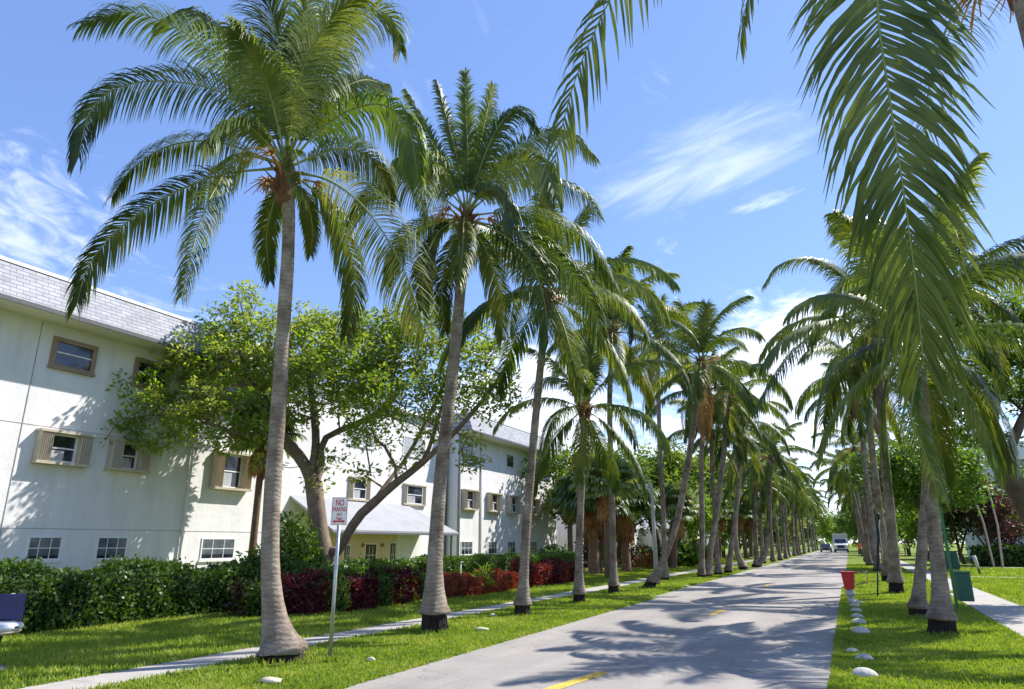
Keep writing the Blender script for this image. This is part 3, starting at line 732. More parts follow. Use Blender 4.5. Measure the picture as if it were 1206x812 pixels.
# ---- right row -------------------------------------------------------------
# the palm beside the photographer: only its trunk top, at the corner, and hanging fronds are in view
d0 = 5.0
b0 = D(1222, 60, d0); base0 = Vector((b0.x+.05, b0.y, 0))
root = empty('coconut_palm', base0, 'overhead palm beside the viewer, its huge nearest frond hanging down the right of the view', 'palm tree', PALM_GROUP_R)
top0 = Vector((base0.x-.02, base0.y, 6.7))
top, _ = trunk_mesh(root, [base0, base0+Vector((.03,0,2)), base0+Vector((0,0,4.5)), top0], .14, .18, .16, .2, seed=77)
boot(root, top, 1., 9)
def hang(pp, ds, start):
    n = len(pp); return [start] + [D(u, v, dd) for (u, v), dd in zip(pp, ds)]
frond_obj(root, hang([(1085,-130),(1040,-60),(1034,12),(1047,110),(1062,210),(1077,320),(1088,430)], [4.6,4.3,4.1,4.0,3.95,3.95,4.0], top),
          PALM_D, leaf=.93, n=150, droop=.30, twist=0, seed=501, width=.0165, rr=.016, side0=(1,-.1,0), view=ray(1060,200)[:3], face=1.)
frond_obj(root, hang([(1000,-330),(860,-230),(770,-90),(712,12),(682,80),(664,140),(650,205)], [4.7,4.4,4.3,4.4,4.45,4.5,4.6], top),
          PALM_D, leaf=.78, n=115, droop=.75, twist=.2, seed=502, width=.014, rr=.016, view=ray(700,50)[:3], face=.6)
frond_obj(root, hang([(1050,-320),(960,-210),(905,-90),(878,10),(872,52)], [5.2,5.4,5.6,5.7,5.75], top), PALM_D, leaf=.55, n=90, droop=.5, twist=.5, seed=503, width=.013, rr=.016)
for k, (az, e0, L, bd) in enumerate([(-1.9,40,4.,85),(-1.2,55,4.,85),(-.6,25,4,80),(0.,50,4,85),(.6,20,4,80),(1.2,60,4,80),(1.7,40,4,95),(-2.6,70,3.6,70),(2.4,78,3.2,50),(.3,80,3,30),(-1.5,0,3.6,75),(.1,-5,3.5,75)]):
    p = [Vector(q)+top for q in arc_path(e0, L, bd, az)]
    frond_obj(root, p, PALM_G if k % 2 else PALM_D, leaf=.75, n=80, droop=.5, seed=520+k, width=.014)

root, top, d = px_palm('right palm with pale trunk on a dark collared foot, closest to the white stones', PALM_GROUP_R,
    (1110,749), [(1108,700),(1102,640),(1095,570),(1089,500),(1084,440),(1082,405)], .125, .15, .14, .32, 41)
boot(root, top, 1.1, 41)
lib_fronds(root, top, 22, 1.0, 41)
RD = {'g':PALM_G,'d':PALM_D,'y':PALM_Y}
for i, (pp, dz, lf, mt, dr) in enumerate([
    ([(1078,420),(1062,415),(1066,470),(1088,530),(1110,590)], -1.2, .6, 'y', .25),
    ([(1085,410),(1150,392),(1200,405),(1250,450)], -.8, .7, 'd', .40),
    ([(1082,410),(1050,440),(1040,500),(1048,570)], .5, .6, 'g', .3)]):
    n = len(pp); path = [top] + [D(u, v, d + dz*(k/(n-1))) for k, (u, v) in enumerate(pp)][1:]
    frond_obj(root, path, RD[mt], leaf=lf, n=100, droop=dr*1.3, seed=600+i, width=.015)

root, top, d = px_palm('right palm with a mossy yellowish trunk, just behind the collared pale one', PALM_GROUP_R,
    (1081,728), [(1083,690),(1088,620),(1093,560),(1101,480),(1110,390),(1114,335)], .115, .135, .10, .24, 42)
boot(root, top, 1., 42); lib_fronds(root, top, 25, 1.0, 42)
root, top, d = px_palm('tall right palm whose long dark frond reaches out left over the road', PALM_GROUP_R,
    (1056,700), [(1053,660),(1048,600),(1042,540),(1036,460),(1030,385)], .15, .19, .10, .40, 43)
boot(root, top, 1.2, 43); lib_fronds(root, top, 22, 1.1, 43)
for i, (pp, dz, lf, mt, dr) in enumerate([
    ([(1030,378),(990,380),(950,400),(918,435),(890,482)], -1.5, .95, 'd', .40),
    ([(1030,365),(1000,325),(955,305),(918,312),(900,335)], .6, .8, 'd', .40),
    ([(1030,380),(985,420),(965,470),(958,520)], .8, .8, 'y', .30)]):
    n = len(pp); path = [top] + [D(u, v, d + dz*(k/(n-1))) for k, (u, v) in enumerate(pp)][1:]
    frond_obj(root, path, RD[mt], leaf=lf*1.1, n=110, droop=dr*1.4, seed=620+i, width=.018)
SPEC_R = [
 ('right palm with a blackened foot, seen between the tall one and the thin signpost', (1046,686), [(1041,640),(1034,590),(1026,520),(1018,440)], .15,.2,.12,.3, 24, 1.1, 44),
 ('right palm, next past the blackened foot, trunk leaning left', (1034,674), [(1030,640),(1024,590),(1016,520),(1008,465)], .15,.2,.10,.2, 22, 1.0, 45),
 ('right palm hidden to its waist by the nearer trunks, left edge of the clump', (1024,667), [(1020,630),(1014,580),(1006,530)], .14,.18,.1,.2, 20, .95, 46),
]
for lb, b, tp, r1, r0, fl, lh, nf, sc, sd in SPEC_R:
    root, top, d = px_palm(lb, PALM_GROUP_R, b, tp, r1, r0, fl, lh, sd)
    boot(root, top, 1., sd); lib_fronds(root, top, nf, sc, sd)
farR = [(1.4,61.8,8.9,0.6),(1.2,69.8,8.3,-0.7),(1.5,76.3,8.7,-0.5),(1.6,80.7,9.0,-0.5),(1.9,90.3,8.3,0.9),(1.4,95.8,8.7,-0.4),(1.5,104.7,8.5,-0.8),(1.3,115.0,8.1,0.8),(1.9,123.7,8.6,-0.1),(1.7,136.3,8.6,0.3),(1.9,150.0,8.3,0.5)]
for i, (x, y, h, ln) in enumerate(farR):
    far_palm(x, y, h, ln, 450+i, 'far right palm, %s in the receding line beyond the clump of close trunks' % ORD[i], PALM_GROUP_R)

# ------------------------------------------------------------------ broadleaf trees
def grow(limbs, targets, step=.45, seed=0):
    """limbs: [(pts, r_tip)]; returns node positions, parents, radii"""
    r = np.random.default_rng(seed); P = []; par = []
    for pts in limbs:
        C, L = resample(pts, max(3, int(np.sum(np.linalg.norm(np.diff(np.array([tuple(p) for p in pts]), axis=0), axis=1))/step)+1))
        if P:
            A = np.array(P); k = int(np.argmin(np.linalg.norm(A - C[0], axis=1)))
        else: k = -1
        for i, c in enumerate(C):
            if i == 0 and k >= 0: prev = k; continue
            P.append(c); par.append(k if i == 0 else prev); prev = len(P)-1
    base = len(P); T = np.array(targets)
    A = np.array(P); dist = np.min(np.linalg.norm(T[:, None] - A[None], axis=2), axis=1)
    tips = []
    for ti in np.argsort(dist):
        t = T[ti]; A = np.array(P); dv = np.linalg.norm(A - t, axis=1)
        k = int(np.argmin(dv + .35*np.maximum(0, A[:, 2]-t[2]))); L = dv[k]
        n = max(1, int(L/step)); a = A[k]; prev = k
        sag = r.uniform(-.12, .12, 3)*L
        for i in range(1, n+1):
            s = i/n; q = a + (t-a)*s + sag*math.sin(math.pi*s); P.append(q); par.append(prev); prev = len(P)-1
        tips.append(prev)
    return np.array(P), par, tips, base

def tree_mesh(root, limbs, targets, r_twig, r_exp, bark, seed, trunk_r=None, sides=6, minr=0., base_r=None):
    P, par, tips, base = grow(limbs, targets, seed=seed)
    n = len(P); A = np.zeros(n)
    ch = [[] for _ in range(n)]
    for i, p in enumerate(par):
        if p >= 0: ch[p].append(i)
    for i in range(n-1, -1, -1):
        if not ch[i]: A[i] = r_twig**r_exp
        else: A[i] = sum(A[c] for c in ch[i])
    Rr = A**(1/r_exp)
    if base_r: 
        k = base_r / Rr[0]; Rr = Rr * np.where(Rr > r_twig*2, 1 + (k-1)*np.clip((Rr-r_twig*2)/(Rr[0]-r_twig*2), 0, 1)**.5, 1)
    mb = MB(); done = set()
    order = sorted(range(n), key=lambda i: -Rr[i])
    for i in range(n):
        if par[i] >= 0 and i in done: continue
        # start a chain at every node that is not the thickest child of its parent
        p = par[i]
        if p >= 0 and max(ch[p], key=lambda c: Rr[c]) == i: continue
        chain = ([p] if p >= 0 else []) + [i]; c = i
        while ch[c]:
            c = max(ch[c], key=lambda q: Rr[q]); chain.append(c)
        if Rr[chain[1 if p >= 0 else 0]] < minr: continue
        rad = [Rr[q] for q in chain]
        if p >= 0: rad[0] = min(rad[0], rad[1]*1.15)
        mb.tube([P[q] for q in chain], rad, sides if rad[0] > .04 else 4, caps=False)
    return mb, P, tips

def leaf_cloud(centers, per, rc, ll, lw, seed, up=.35, flat=.6):
    r = np.random.default_rng(seed); C = np.repeat(np.asarray(centers), per, axis=0); n = len(C)
    d = unit(r.normal(size=(n, 3)) * np.array([1, 1, flat]) + np.array([0, 0, up]))
    p = C + d*(rc*r.uniform(.15, 1., n)**.6)[:, None]
    out = unit(d + r.normal(0, .45, (n, 3)) + np.array([0,0,-.15]))
    side = unit(np.cross(out, unit(r.normal(0, .5, (n, 3)) + np.array([0, 0, 1.]))))
    L = (ll*r.uniform(.6, 1.2, n))[:, None]; W = (lw*r.uniform(.7, 1.15, n))[:, None]
    nrm = np.cross(side, out)
    V = np.stack([p, p + out*L*.55 + side*W + nrm*L*.06, p + out*L - nrm*L*.08, p + out*L*.55 - side*W + nrm*L*.06], 1).reshape(-1, 3)
    return V, np.arange(len(V)).reshape(-1, 4)

def blob_points(blobs, dens, seed, shell=.45):
    """blobs [(centre, (rx,ry,rz))]"""
    r = np.random.default_rng(seed); out = []
    for c, rad in blobs:
        rad = np.array(rad); n = max(4, int(dens * rad[0]*rad[1]*rad[2]*4.19))
        d = unit(r.normal(size=(n, 3))); s = (shell + (1-shell)*r.random(n))[:, None]
        s = np.where(r.random((n, 1)) < .75, s, r.random((n, 1)))
        out.append(np.array(c) + d*s*rad*r.uniform(.85, 1.12, (n, 1)))
    return np.concatenate(out)

def tree(name, label, cat, base, limbs, blobs, dens, per, rc, ll, lw, leafm, bark, seed, base_r=.2, group=None, minr=0., r_twig=.012, step=.45, second=None, flat=.6):
    root = empty(name, base, label, cat, group); off = np.array(wloc(root))
    T = blob_points(blobs, dens, seed)
    mb, P, tips = tree_mesh(root, limbs, T, r_twig, 2.3, bark, seed, base_r=base_r, minr=minr)
    mb.build('trunk', bark, root)
    V, Q = leaf_cloud(T, per, rc, ll, lw, seed+1, flat=flat)
    mats = [leafm] + ([second] if second else [])
    mi = None
    if second: mi = np.repeat((np.random.default_rng(seed).random(len(T)) < .3).astype(int), per)
    link_mesh('crown', np_mesh('crown', V-off, Q, mats, mi), root)
    return root

# -- the spreading tree in front of the white building
dT = 22.0
def T(u, v, dz=0): return D(u, v, dT + dz)
bT = T(382, 690); bT.z = 0
def ell(u, v, ru, rv, dz=0, rd=1.6, dd=None):
    dd = dd or dT; c = D(u, v, dd+dz); k = (dd+dz)/F*1.04
    # ellipsoid axes in world x,y,z (roughly across / along / up)
    return (tuple(c), (ru*k*.9+.2*rd, ru*k*.45+rd*.6, rv*k))
limbs = [[bT, T(380,655), T(374,610), T(370,575)],
         [T(370,575), T(366,560,.2), T(350,535,.4), T(336,522,.2), T(315,512,-.4), T(285,512,-.9), T(262,505,-1.2), T(245,498,-1.4)],
         [T(370,575), T(378,550,.3), T(380,520,.8), T(405,505,1), T(440,490,1.2), T(470,460,1.4)],
         [T(366,560), T(372,520,.8), T(368,470,1.2), T(360,420,1.4), T(345,380,1.2)],
         [T(380,655), T(398,650), T(420,612,-.4), T(445,588,-.6), T(470,566,-.8), T(497,545,-.8), T(508,520,-.7), T(520,480,-.4)],
         [T(445,588,-.6), T(455,570,-.2), T(470,552,.2), T(490,520,.6), T(510,480,.9), T(530,440,1.0)],
         [T(497,545,-.8), T(530,515,-1), T(560,482,-1), T(585,450,-.9), T(600,430,-.8)],
         [T(336,522,.2), T(310,480,.2), T(270,440,.0), T(230,420,-.3)],
         [T(310,480,.2), T(285,420,.4), T(275,380,.5)]]
blobs = [ell(285,378,42,36,.5,1.2), ell(235,425,60,36,0,1.5), ell(195,470,55,38,-.6,1.4), ell(160,512,38,20,-1.2,.8), ell(255,480,60,36,-.8,1.5), ell(310,430,60,50,.8,2),
         ell(360,400,50,40,1,2), ell(420,395,52,36,.8,2), ell(385,455,60,40,.4,2), ell(300,500,45,22,-1,1.), ell(460,430,50,40,.3,1.8), ell(440,500,32,26,-.8,1.), ell(515,400,48,38,.6,1.6), ell(520,460,48,34,-.4,1.6), ell(570,420,34,48,-.5,1.3), ell(575,470,40,26,-1,1.1),
         ell(562,528,18,28,-1.2,.7), ell(480,545,22,16,-1,.7), ell(380,560,14,26,0,.5), ell(420,560,26,14,-.8,.6), ell(470,385,46,26,.4,1.5), ell(400,430,60,40,-1.,1.4), ell(455,470,50,34,-1.2,1.3), ell(505,500,30,26,-1.2,1.0), ell(350,480,40,26,-1.2,1.1), ell(430,520,34,14,-.8,.8), ell(225,505,48,22,-1.4,1.), ell(165,525,34,14,-1.6,.6), ell(148,492,26,16,-1.6,.5), ell(262,525,40,12,-1.5,.7), ell(282,348,30,16,.4,.6), ell(560,548,14,14,-1.2,.4), ell(395,548,24,16,-.6,.5), ell(318,545,22,12,-.8,.4), ell(590,470,22,26,-.8,.7)]
tree('broadleaf_tree', 'wide spreading light green tree with forked grey limbs in front of the white apartment building', 'tree', bT, limbs, blobs, 6.6, 23, .28, .18, .048, BIGLEAF, BARK, 31, base_r=.32, second=LIMELEAF, minr=.0)

# -- generic background trees
def bg_tree(label, x, y, h, w, leafm, seed, dens=.5, ll=.34, bark=BARKD, group=None, second=None, low=.3, per=22, name='broadleaf_tree', rc=.75, lean=0):
    r = random.Random(seed); z0 = gz(x, y); b = Vector((x, y, z0)); h0 = h*low
    limbs = [[b, b+Vector((r.uniform(-.2,.2)+lean*.3, 0, h0*.6)), b+Vector((r.uniform(-.3,.3)+lean*.6, 0, h0*1.15))]]
    fk = limbs[0][-1]; blobs = []
    for k in range(4):
        a = k*1.57 + r.uniform(-.4,.4); e = fk + Vector((math.cos(a)*w*.3, math.sin(a)*w*.3, (h-h0)*r.uniform(.3,.55)))
        limbs.append([fk, (fk+e)/2+Vector((0,0,.3)), e])
    for k in range(9):
        a = k*2.4 + r.uniform(-.4,.4); q = r.uniform(.1,.36)*w; s = r.uniform(.5, 1.)
        zc = h0 + (h-h0)*r.uniform(.25,.8)
        blobs.append(((x+lean+math.cos(a)*q, y+math.sin(a)*q, z0+zc), (w*.24*r.uniform(.8,1.2), w*.24*r.uniform(.8,1.2), (h-h0)*.24*r.uniform(.8,1.2))))
    blobs.append(((x+lean, y, z0+h*.78), (w*.25, w*.25, h*.2)))
    return tree(name, label, 'tree', b, limbs, blobs, dens*2.3, per, rc, ll, ll*.30, leafm, bark, seed, base_r=.03*h, group=group, minr=.03, second=second)

BG = 'trees behind the left row of palms'
bg_tree('dark green leafy tree rising behind the short low crowned palm', -16.5, 47, 8.6, 8.5, MIDLEAF, 61, dens=.75, group=BG, second=BIGLEAF)
bg_tree('bright green bushy tree behind the straight palm and the fan palms', -13.5, 54, 9.0, 8.5, BIGLEAF, 62, dens=.7, group=BG, second=MIDLEAF)
bg_tree('broad dense green tree behind the leaning palm and the lamp pole', -13.0, 66, 10.0, 9.5, MIDLEAF, 63, dens=.65, group=BG, second=BIGLEAF)
bg_tree('lime green tree with a forked trunk beside the white gabled house', -11.6, 60, 5.6, 5.0, LIMELEAF, 64, dens=.9, group=BG, low=.35)
bg_tree('mid green tree beyond the gabled house, behind the tight pair of palms', -13.5, 86, 10.5, 11, MIDLEAF, 65, dens=.45, group=BG, second=LIMELEAF)
bg_tree('dark tree filling the gap behind the swept foot palm', -12.0, 102, 9.5, 11, MIDLEAF, 66, dens=.4, ll=.4, group=BG)
bg_tree('bright far tree closing the left row near the vanishing point', -12.5, 122, 9.5, 12, BIGLEAF, 67, dens=.35, ll=.45, group=BG)
bg_tree('farthest tree of the left row, beside the distant road', -12, 146, 10, 13, MIDLEAF, 68, dens=.3, ll=.5, group=BG)
bg_tree('tall green tree behind the end of the second white building', -22, 60, 10, 10, MIDLEAF, 69, dens=.45, group=BG)
for i, (lb, x, y, h, w_, mt) in enumerate([
  ('yellow green tree behind the lamp pole, low crowned', -11.5, 52.5, 6.5, 6.5, LIMELEAF), ('green tree behind the round dark tree', -16.0, 53, 7.5, 7, MIDLEAF),
  ('dense tree in the back, behind the gabled house', -19, 86, 11, 11, MIDLEAF), ('low bushy tree past the gabled house beside the sidewalk', -12.5, 93, 6, 8, BIGLEAF),
  ('dark low tree under the far palms of the left row', -11.5, 111, 6, 9, MIDLEAF), ('green bushy far tree of the left side', -11.5, 134, 7, 11, BIGLEAF), ('very far low tree on the left of the road', -11, 165, 7, 13, MIDLEAF)]):
    bg_tree(lb, x, y, h, w_, mt, 600+i, dens=.5 if y < 90 else .35, ll=.34 if y < 90 else .5, group=BG, low=.16)
# dark clipped tree
bg_tree('small round almost black tree on several thin stems, past the clipped hedge', -13.4, 40.5, 4.0, 3.4, DARKLEAF, 71, dens=3., ll=.16, name='round_dark_tree', rc=.35, low=.42)

BGR = 'trees behind the right row of palms'
bg_tree('dark green tree over the right sidewalk behind the mossy palm', 5.2, 53, 8.5, 9.5, MIDLEAF, 81, dens=.6, group=BGR)
bg_tree('green tree farther along the right sidewalk', 6.6, 66, 8.5, 8.5, MIDLEAF, 82, dens=.5, group=BGR, second=LIMELEAF)
bg_tree('far right tree shading the person in the yellow vest', 7.0, 108, 9.0, 12, MIDLEAF, 83, dens=.35, ll=.42, group=BGR, second=LIMELEAF)
bg_tree('far right tree leaning over the road end', 3.2, 165, 9.5, 14, MIDLEAF, 84, dens=.3, ll=.5, group=BGR, low=.2)
bg_tree('yellow green tree closing the road in the far distance', -3.0, 215, 8.5, 16, LIMELEAF, 85, dens=.2, ll=.6, group=BGR, low=.2)
bg_tree('deep green tree closing the left of the far road', -12, 190, 10, 18, MIDLEAF, 86, dens=.2, ll=.6, group=BGR, low=.2)
bg_tree('green tree standing over the right sidewalk just beyond the tall reaching palm', 4.7, 51, 8.6, 6.5, MIDLEAF, 655, dens=.8, ll=.28, group=BGR, second=LIMELEAF, low=.42)
for i, (lb, x, y, h, w_, mt) in enumerate([
  ('low crowned green tree on the right lawn behind the marker posts', 12.5, 74, 6.5, 8, MIDLEAF), ('lime tree beyond the sidewalk on the right, low to the ground', 7.2, 84, 7, 8, LIMELEAF),
  ('dark green right tree beyond the people', 6.8, 128, 8, 11, MIDLEAF), ('dense right tree far past the truck', 7, 150, 9, 14, MIDLEAF), ('green tree far behind the dark evergreen', 20, 120, 11, 16, MIDLEAF)]):
    bg_tree(lb, x, y, h, w_, mt, 640+i, dens=.5 if y < 90 else .3, ll=.36 if y < 90 else .55, group=BGR, low=.14)
bg_tree('copper leaved dark tree behind the two thin slanting poles', 9.3, 62, 6.6, 5.2, REDTREE, 87, dens=1.4, ll=.24, name='copper_leaved_tree', low=.15, rc=.5, second=DARKLEAF)
bg_tree('dense dark evergreen between the copper tree and the sidewalk', 8.0, 66, 6.2, 4.2, DARKLEAF, 88, dens=1.6, ll=.26, low=.1, rc=.5, second=MIDLEAF)
bg_tree('bright green tree at the right edge in front of the white building', 14.2, 66, 8, 6, LIMELEAF, 89, dens=.8, ll=.26, low=.3)
bg_tree('large green tree beyond the white building on the right', 20, 100, 12, 14, MIDLEAF, 90, dens=.25, ll=.5, low=.3)

rB = np.random.default_rng(99); n_ = 1500
bx = rB.uniform(-260, 260, n_); by = 290 + rB.uniform(-25, 25, n_) ; bz = rB.uniform(.3, 1, n_)*(8+3*np.sin(bx*.07)+2*np.sin(bx*.19))
C_ = np.stack([bx, by, bz], 1); V_, Q_ = leaf_cloud(C_, 16, 4.5, 2.2, .7, 98)
o_ = link_mesh('far_woodland', np_mesh('far_woodland', V_, Q_, [MIDLEAF])); tag(o_, 'far off belt of green trees closing the horizon', 'woodland', kind='stuff')

# -- near right tree with the forked trunk
dR = 20.
def TR(u, v, dz=0): return D(u, v, dR+dz)
bR = TR(1262, 720); bR.z = 0
limbs = [[bR, TR(1240,665), TR(1222,625), TR(1204,590), TR(1182,548), TR(1168,518)],
         [TR(1168,518), TR(1160,495), TR(1145,470,.5), TR(1125,450,1)], [TR(1168,518), TR(1170,480), TR(1178,440), TR(1180,400)],
         [TR(1182,548), TR(1195,515), TR(1206,490), TR(1230,450)]]
blobs = [ell(1190,372,60,22,0,1.6,dR), ell(1150,400,50,18,1,1.4,dR), ell(1230,390,50,30,0,2,dR), ell(1200,425,60,20,.5,1.6,dR), ell(1140,455,50,20,1,1.5,dR), ell(1110,500,42,26,1.2,1.2,dR), ell(1150,520,34,18,1.5,1.,dR), ell(1240,470,46,40,1,1.6,dR), ell(1200,560,18,12,1,.6,dR), ell(1100,440,30,20,1.2,1.2,dR)]
tree('broadleaf_tree', 'feathery lime green tree with a dark forked trunk entering at the right edge', 'tree', bR, limbs, blobs, 15., 26, .34, .17, .04, LIMELEAF, BARKD, 41, base_r=.28, second=MIDLEAF, flat=.35)

# ------------------------------------------------------------------ fan palms
def fan_geo(center, d, size, seed, droop=.5, n=26):
    """one fan leaf: petiole then a ring of pointed segments"""
    r = np.random.default_rng(seed); d = unit(np.array(d, float)); c = np.array(center, float)
    s = np.cross(d, [0,0,1.]); s = unit(s if np.linalg.norm(s) > .1 else np.array([1.,0,0])); nrm = np.cross(s, d)
    hub = c + d*size*.75; a = np.linspace(-2.1, 2.1, n) + r.normal(0, .03, n)
    dd = unit(np.cos(a)[:, None]*d + np.sin(a)[:, None]*s + nrm*.12)
    L = size*(.62 + .3*np.cos(a*.7))*r.uniform(.88, 1.08, n)
    w = L*.075; b = unit(np.cross(dd, nrm)); p0 = np.repeat(hub[None], n, 0); p1 = p0 + dd*(L*.55)[:, None]
    p2 = p1 + unit(dd + np.array([0,0,-droop]))*(L*.3)[:, None]; p3 = p2 + unit(dd + np.array([0,0,-droop*3]))*(L*.25)[:, None]
    V = np.stack([p0, p0, p1-b*w[:,None], p1+b*w[:,None], p2-b*w[:,None]*.8, p2+b*w[:,None]*.8, p3, p3+b*w[:,None]*.1], 1).reshape(-1, 3)
    o = np.arange(n)[:, None]*8
    Q = np.concatenate([np.concatenate([o+2*k, o+2*k+1, o+2*k+3, o+2*k+2], 1) for k in range(3)])
    b0 = len(V); e = s*.02
    V = np.vstack([V, [c-e, c+e, hub+e, hub-e]]); Q = np.vstack([Q, [[b0, b0+1, b0+2, b0+3]]])
    return V, Q
def fan_palm(label, base, h, seed, r=.22, sz=1.05, skirt=1.6, lean=0., trunkm=FANTRUNK, nleaf=34, group='fan palms behind the left row'):
    rd = random.Random(seed); b = Vector(base); b.z = gz(b.x, b.y)
    root = empty('fan_palm', b, label, 'palm tree', group); off = np.array(b)
    mb = MB(); top = b + Vector((lean, 0, h))
    mb.tube([b+Vector((0,0,-.1)), b+Vector((0,0,.15)), b+Vector((lean*.4,0,h*.4)), b+Vector((lean*.8,0,h*.75)), top], [r*1.7, r*1.25, r, r*.95, r*.8], 12)
    mb.build('trunk', trunkm, root)
    Vs = []; Qs = []; k = 0
    for i in range(nleaf):
        s = i/nleaf; el = R(80 - 105*s); az = i*2.4 + rd.uniform(-.2,.2)
        V, Q = fan_geo(top, (math.cos(el)*math.cos(az), math.cos(el)*math.sin(az), math.sin(el)), sz*rd.uniform(.85,1.1), seed*100+i, droop=.3+.4*s)
        Vs.append(V-off); Qs.append(Q+k); k += len(V)
    link_mesh('crown', np_mesh('crown', np.concatenate(Vs), np.concatenate(Qs), [FAN]), root)
    if skirt:
        Vs = []; Qs = []; k = 0
        for i in range(32):
            az = i*2.4; t = rd.random()**1.4; el = R(rd.uniform(-84, -62)); c = top + Vector((0, 0, -.1-t*skirt*.55))
            V, Q = fan_geo(c, (math.cos(el)*math.cos(az), math.cos(el)*math.sin(az), math.sin(el)), sz*.62, seed*100+60+i, droop=1.5, n=16)
            Vs.append(V-off); Qs.append(Q+k); k += len(V)
        link_mesh('dead_leaf_skirt', np_mesh('dead_leaf_skirt', np.concatenate(Vs), np.concatenate(Qs), [DEADFAN]), root)
    return root
fan_palm('thick brown trunked fan palm with orange skirt, left of the straight upright palm', G(700,677), 3.9, 1, r=.27, sz=1.5, nleaf=44)
fan_palm('slim pale trunked fan palm between the two thick brown ones', G(717,682), 4.3, 2, r=.16, sz=1.1, skirt=1.2)
fan_palm('fan palm with a dark flared trunk and rusty skirt, right of the straight upright palm', G(738,674), 3.8, 3, r=.24, sz=1.45, nleaf=44)
fan_palm('fan palm against the white end wall, behind the third left palm', (-17.2, 45.5, 0), 4.7, 4, r=.18, sz=1.1, skirt=1.)
fan_palm('fan palm with a shaggy brown skirt standing close to the near white wall', tuple(D(292,700,23.2).xy)+(0,), 5.5, 5, r=.12, sz=.9, skirt=1.0)
for i, (x, y, h, lb) in enumerate([(-10.6,47,3.7,'low fan palm with a brown trunk in the lawn behind the leaning palm'), (-10.4,63,4.4,'fan palm behind the palm with the bent swollen base'), (-11.4,70,4.6,'dark trunked fan palm between the bent palm and the swept foot palm'),
                                   (-9.6,76,4.8,'fan palm left of the far palm line, beside the sidewalk'), (-10.6,88,5,'farthest fan palm of the left side')]):
    fan_palm(lb, (x, y, 0), h, 10+i, r=.2, sz=1.25, skirt=1.4, lean=.4*(-1)**i)

# ------------------------------------------------------------------ hedges and beds
def hedge(name, label, cat, line, depth, h, leafm, dens, ll, lw, seed, second=None, frac=.3, upright=.0, core=True, wob=.12, group=None, side=-1):
    """line: front edge [(x,y)] ; the hedge lies on its -x side"""
    r = np.random.default_rng(seed); P = np.array(line, float)
    seg = np.linalg.norm(np.diff(P, axis=0), axis=1); s = np.concatenate([[0], np.cumsum(seg)])
    T_ = np.gradient(P, axis=0) if len(P) > 2 else np.repeat((P[1]-P[0])[None], 2, 0); T_ = unit(T_); Nn = np.stack([-T_[:, 1], T_[:, 0]], 1)*1.
    def at(u):
        p = np.stack([np.interp(u, s, P[:, k]) for k in (0, 1)], 1); n_ = unit(np.stack([np.interp(u, s, Nn[:, k]) for k in (0, 1)], 1)); return p, n_
    # surface samples: front, top, ends, back
    n = int(dens*(s[-1]*(h*1.0+depth)*1.0)); u = r.uniform(0, s[-1], n); f = r.random(n) < h/(h+depth)
    z = np.where(f, h*r.uniform(.02, 1, n), h); dd = np.where(f, 0, depth*r.uniform(0, 1, n))
    bk = r.random(n) < .12; dd = np.where(bk & f, depth, dd)
    p, nv = at(u)
    bumpy = wob*(np.sin(u*2.1+seed)+np.sin(u*5.3+z*4)*.6+r.normal(0, .45, n))
    dd2 = dd + np.where(f, np.where(bk, 1, -1)*np.abs(bumpy)*.8, 0); z2 = z + np.where(f, 0, bumpy)
    C = np.concatenate([p + nv*dd2[:, None], z2[:, None]], 1)
    m = int(dens*depth*h*2); e0 = r.random(m) < .5; p, nv = at(np.where(e0, 0., s[-1]))
    C = np.concatenate([C, np.concatenate([p + nv*(depth*r.random(m))[:, None] + unit(T_[[0,-1]])[(~e0).astype(int)]*(np.where(e0, -1, 1)*np.abs(r.normal(0, wob, m)))[:, None], (h*r.random(m))[:, None]], 1)])
    if group == 'in': pass
    N_ = len(C); d = unit(r.normal(size=(N_, 3)) + np.array([.25, -.1, .5+upright]))
    sd = unit(np.cross(d, unit(r.normal(size=(N_, 3))+np.array([0,0,.4])))); L = (ll*r.uniform(.6, 1.25, N_))[:, None]; W = (lw*r.uniform(.7, 1.2, N_))[:, None]; nr = np.cross(sd, d)
    V = np.stack([C, C + d*L*.5 + sd*W, C + d*L + nr*L*.12, C + d*L*.5 - sd*W], 1).reshape(-1, 3)
    Q = np.arange(len(V)).reshape(-1, 4); mi = np.zeros(N_, int)
    if second: mi = ((np.sin(C[:, 1]*3.1+C[:, 0]*2)+np.sin(C[:, 1]*7.7)*.6+r.normal(0, .5, N_)) > (1-2*frac)).astype(int)
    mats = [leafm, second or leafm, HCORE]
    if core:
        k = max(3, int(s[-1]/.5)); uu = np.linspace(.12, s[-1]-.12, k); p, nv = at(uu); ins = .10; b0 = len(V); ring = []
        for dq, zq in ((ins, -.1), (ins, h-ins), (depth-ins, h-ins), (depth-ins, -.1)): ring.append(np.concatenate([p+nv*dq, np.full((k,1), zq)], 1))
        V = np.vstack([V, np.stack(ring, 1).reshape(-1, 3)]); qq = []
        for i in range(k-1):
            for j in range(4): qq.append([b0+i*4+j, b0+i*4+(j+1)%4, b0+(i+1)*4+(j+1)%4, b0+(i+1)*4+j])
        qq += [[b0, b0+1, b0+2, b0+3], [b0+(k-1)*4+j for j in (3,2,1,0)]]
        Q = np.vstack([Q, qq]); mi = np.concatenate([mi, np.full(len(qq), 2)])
    c = np.array([P[:, 0].mean(), P[:, 1].mean(), 0.])
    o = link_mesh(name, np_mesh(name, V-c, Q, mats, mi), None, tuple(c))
    return tag(o, label, cat, group if group != 'in' else None)
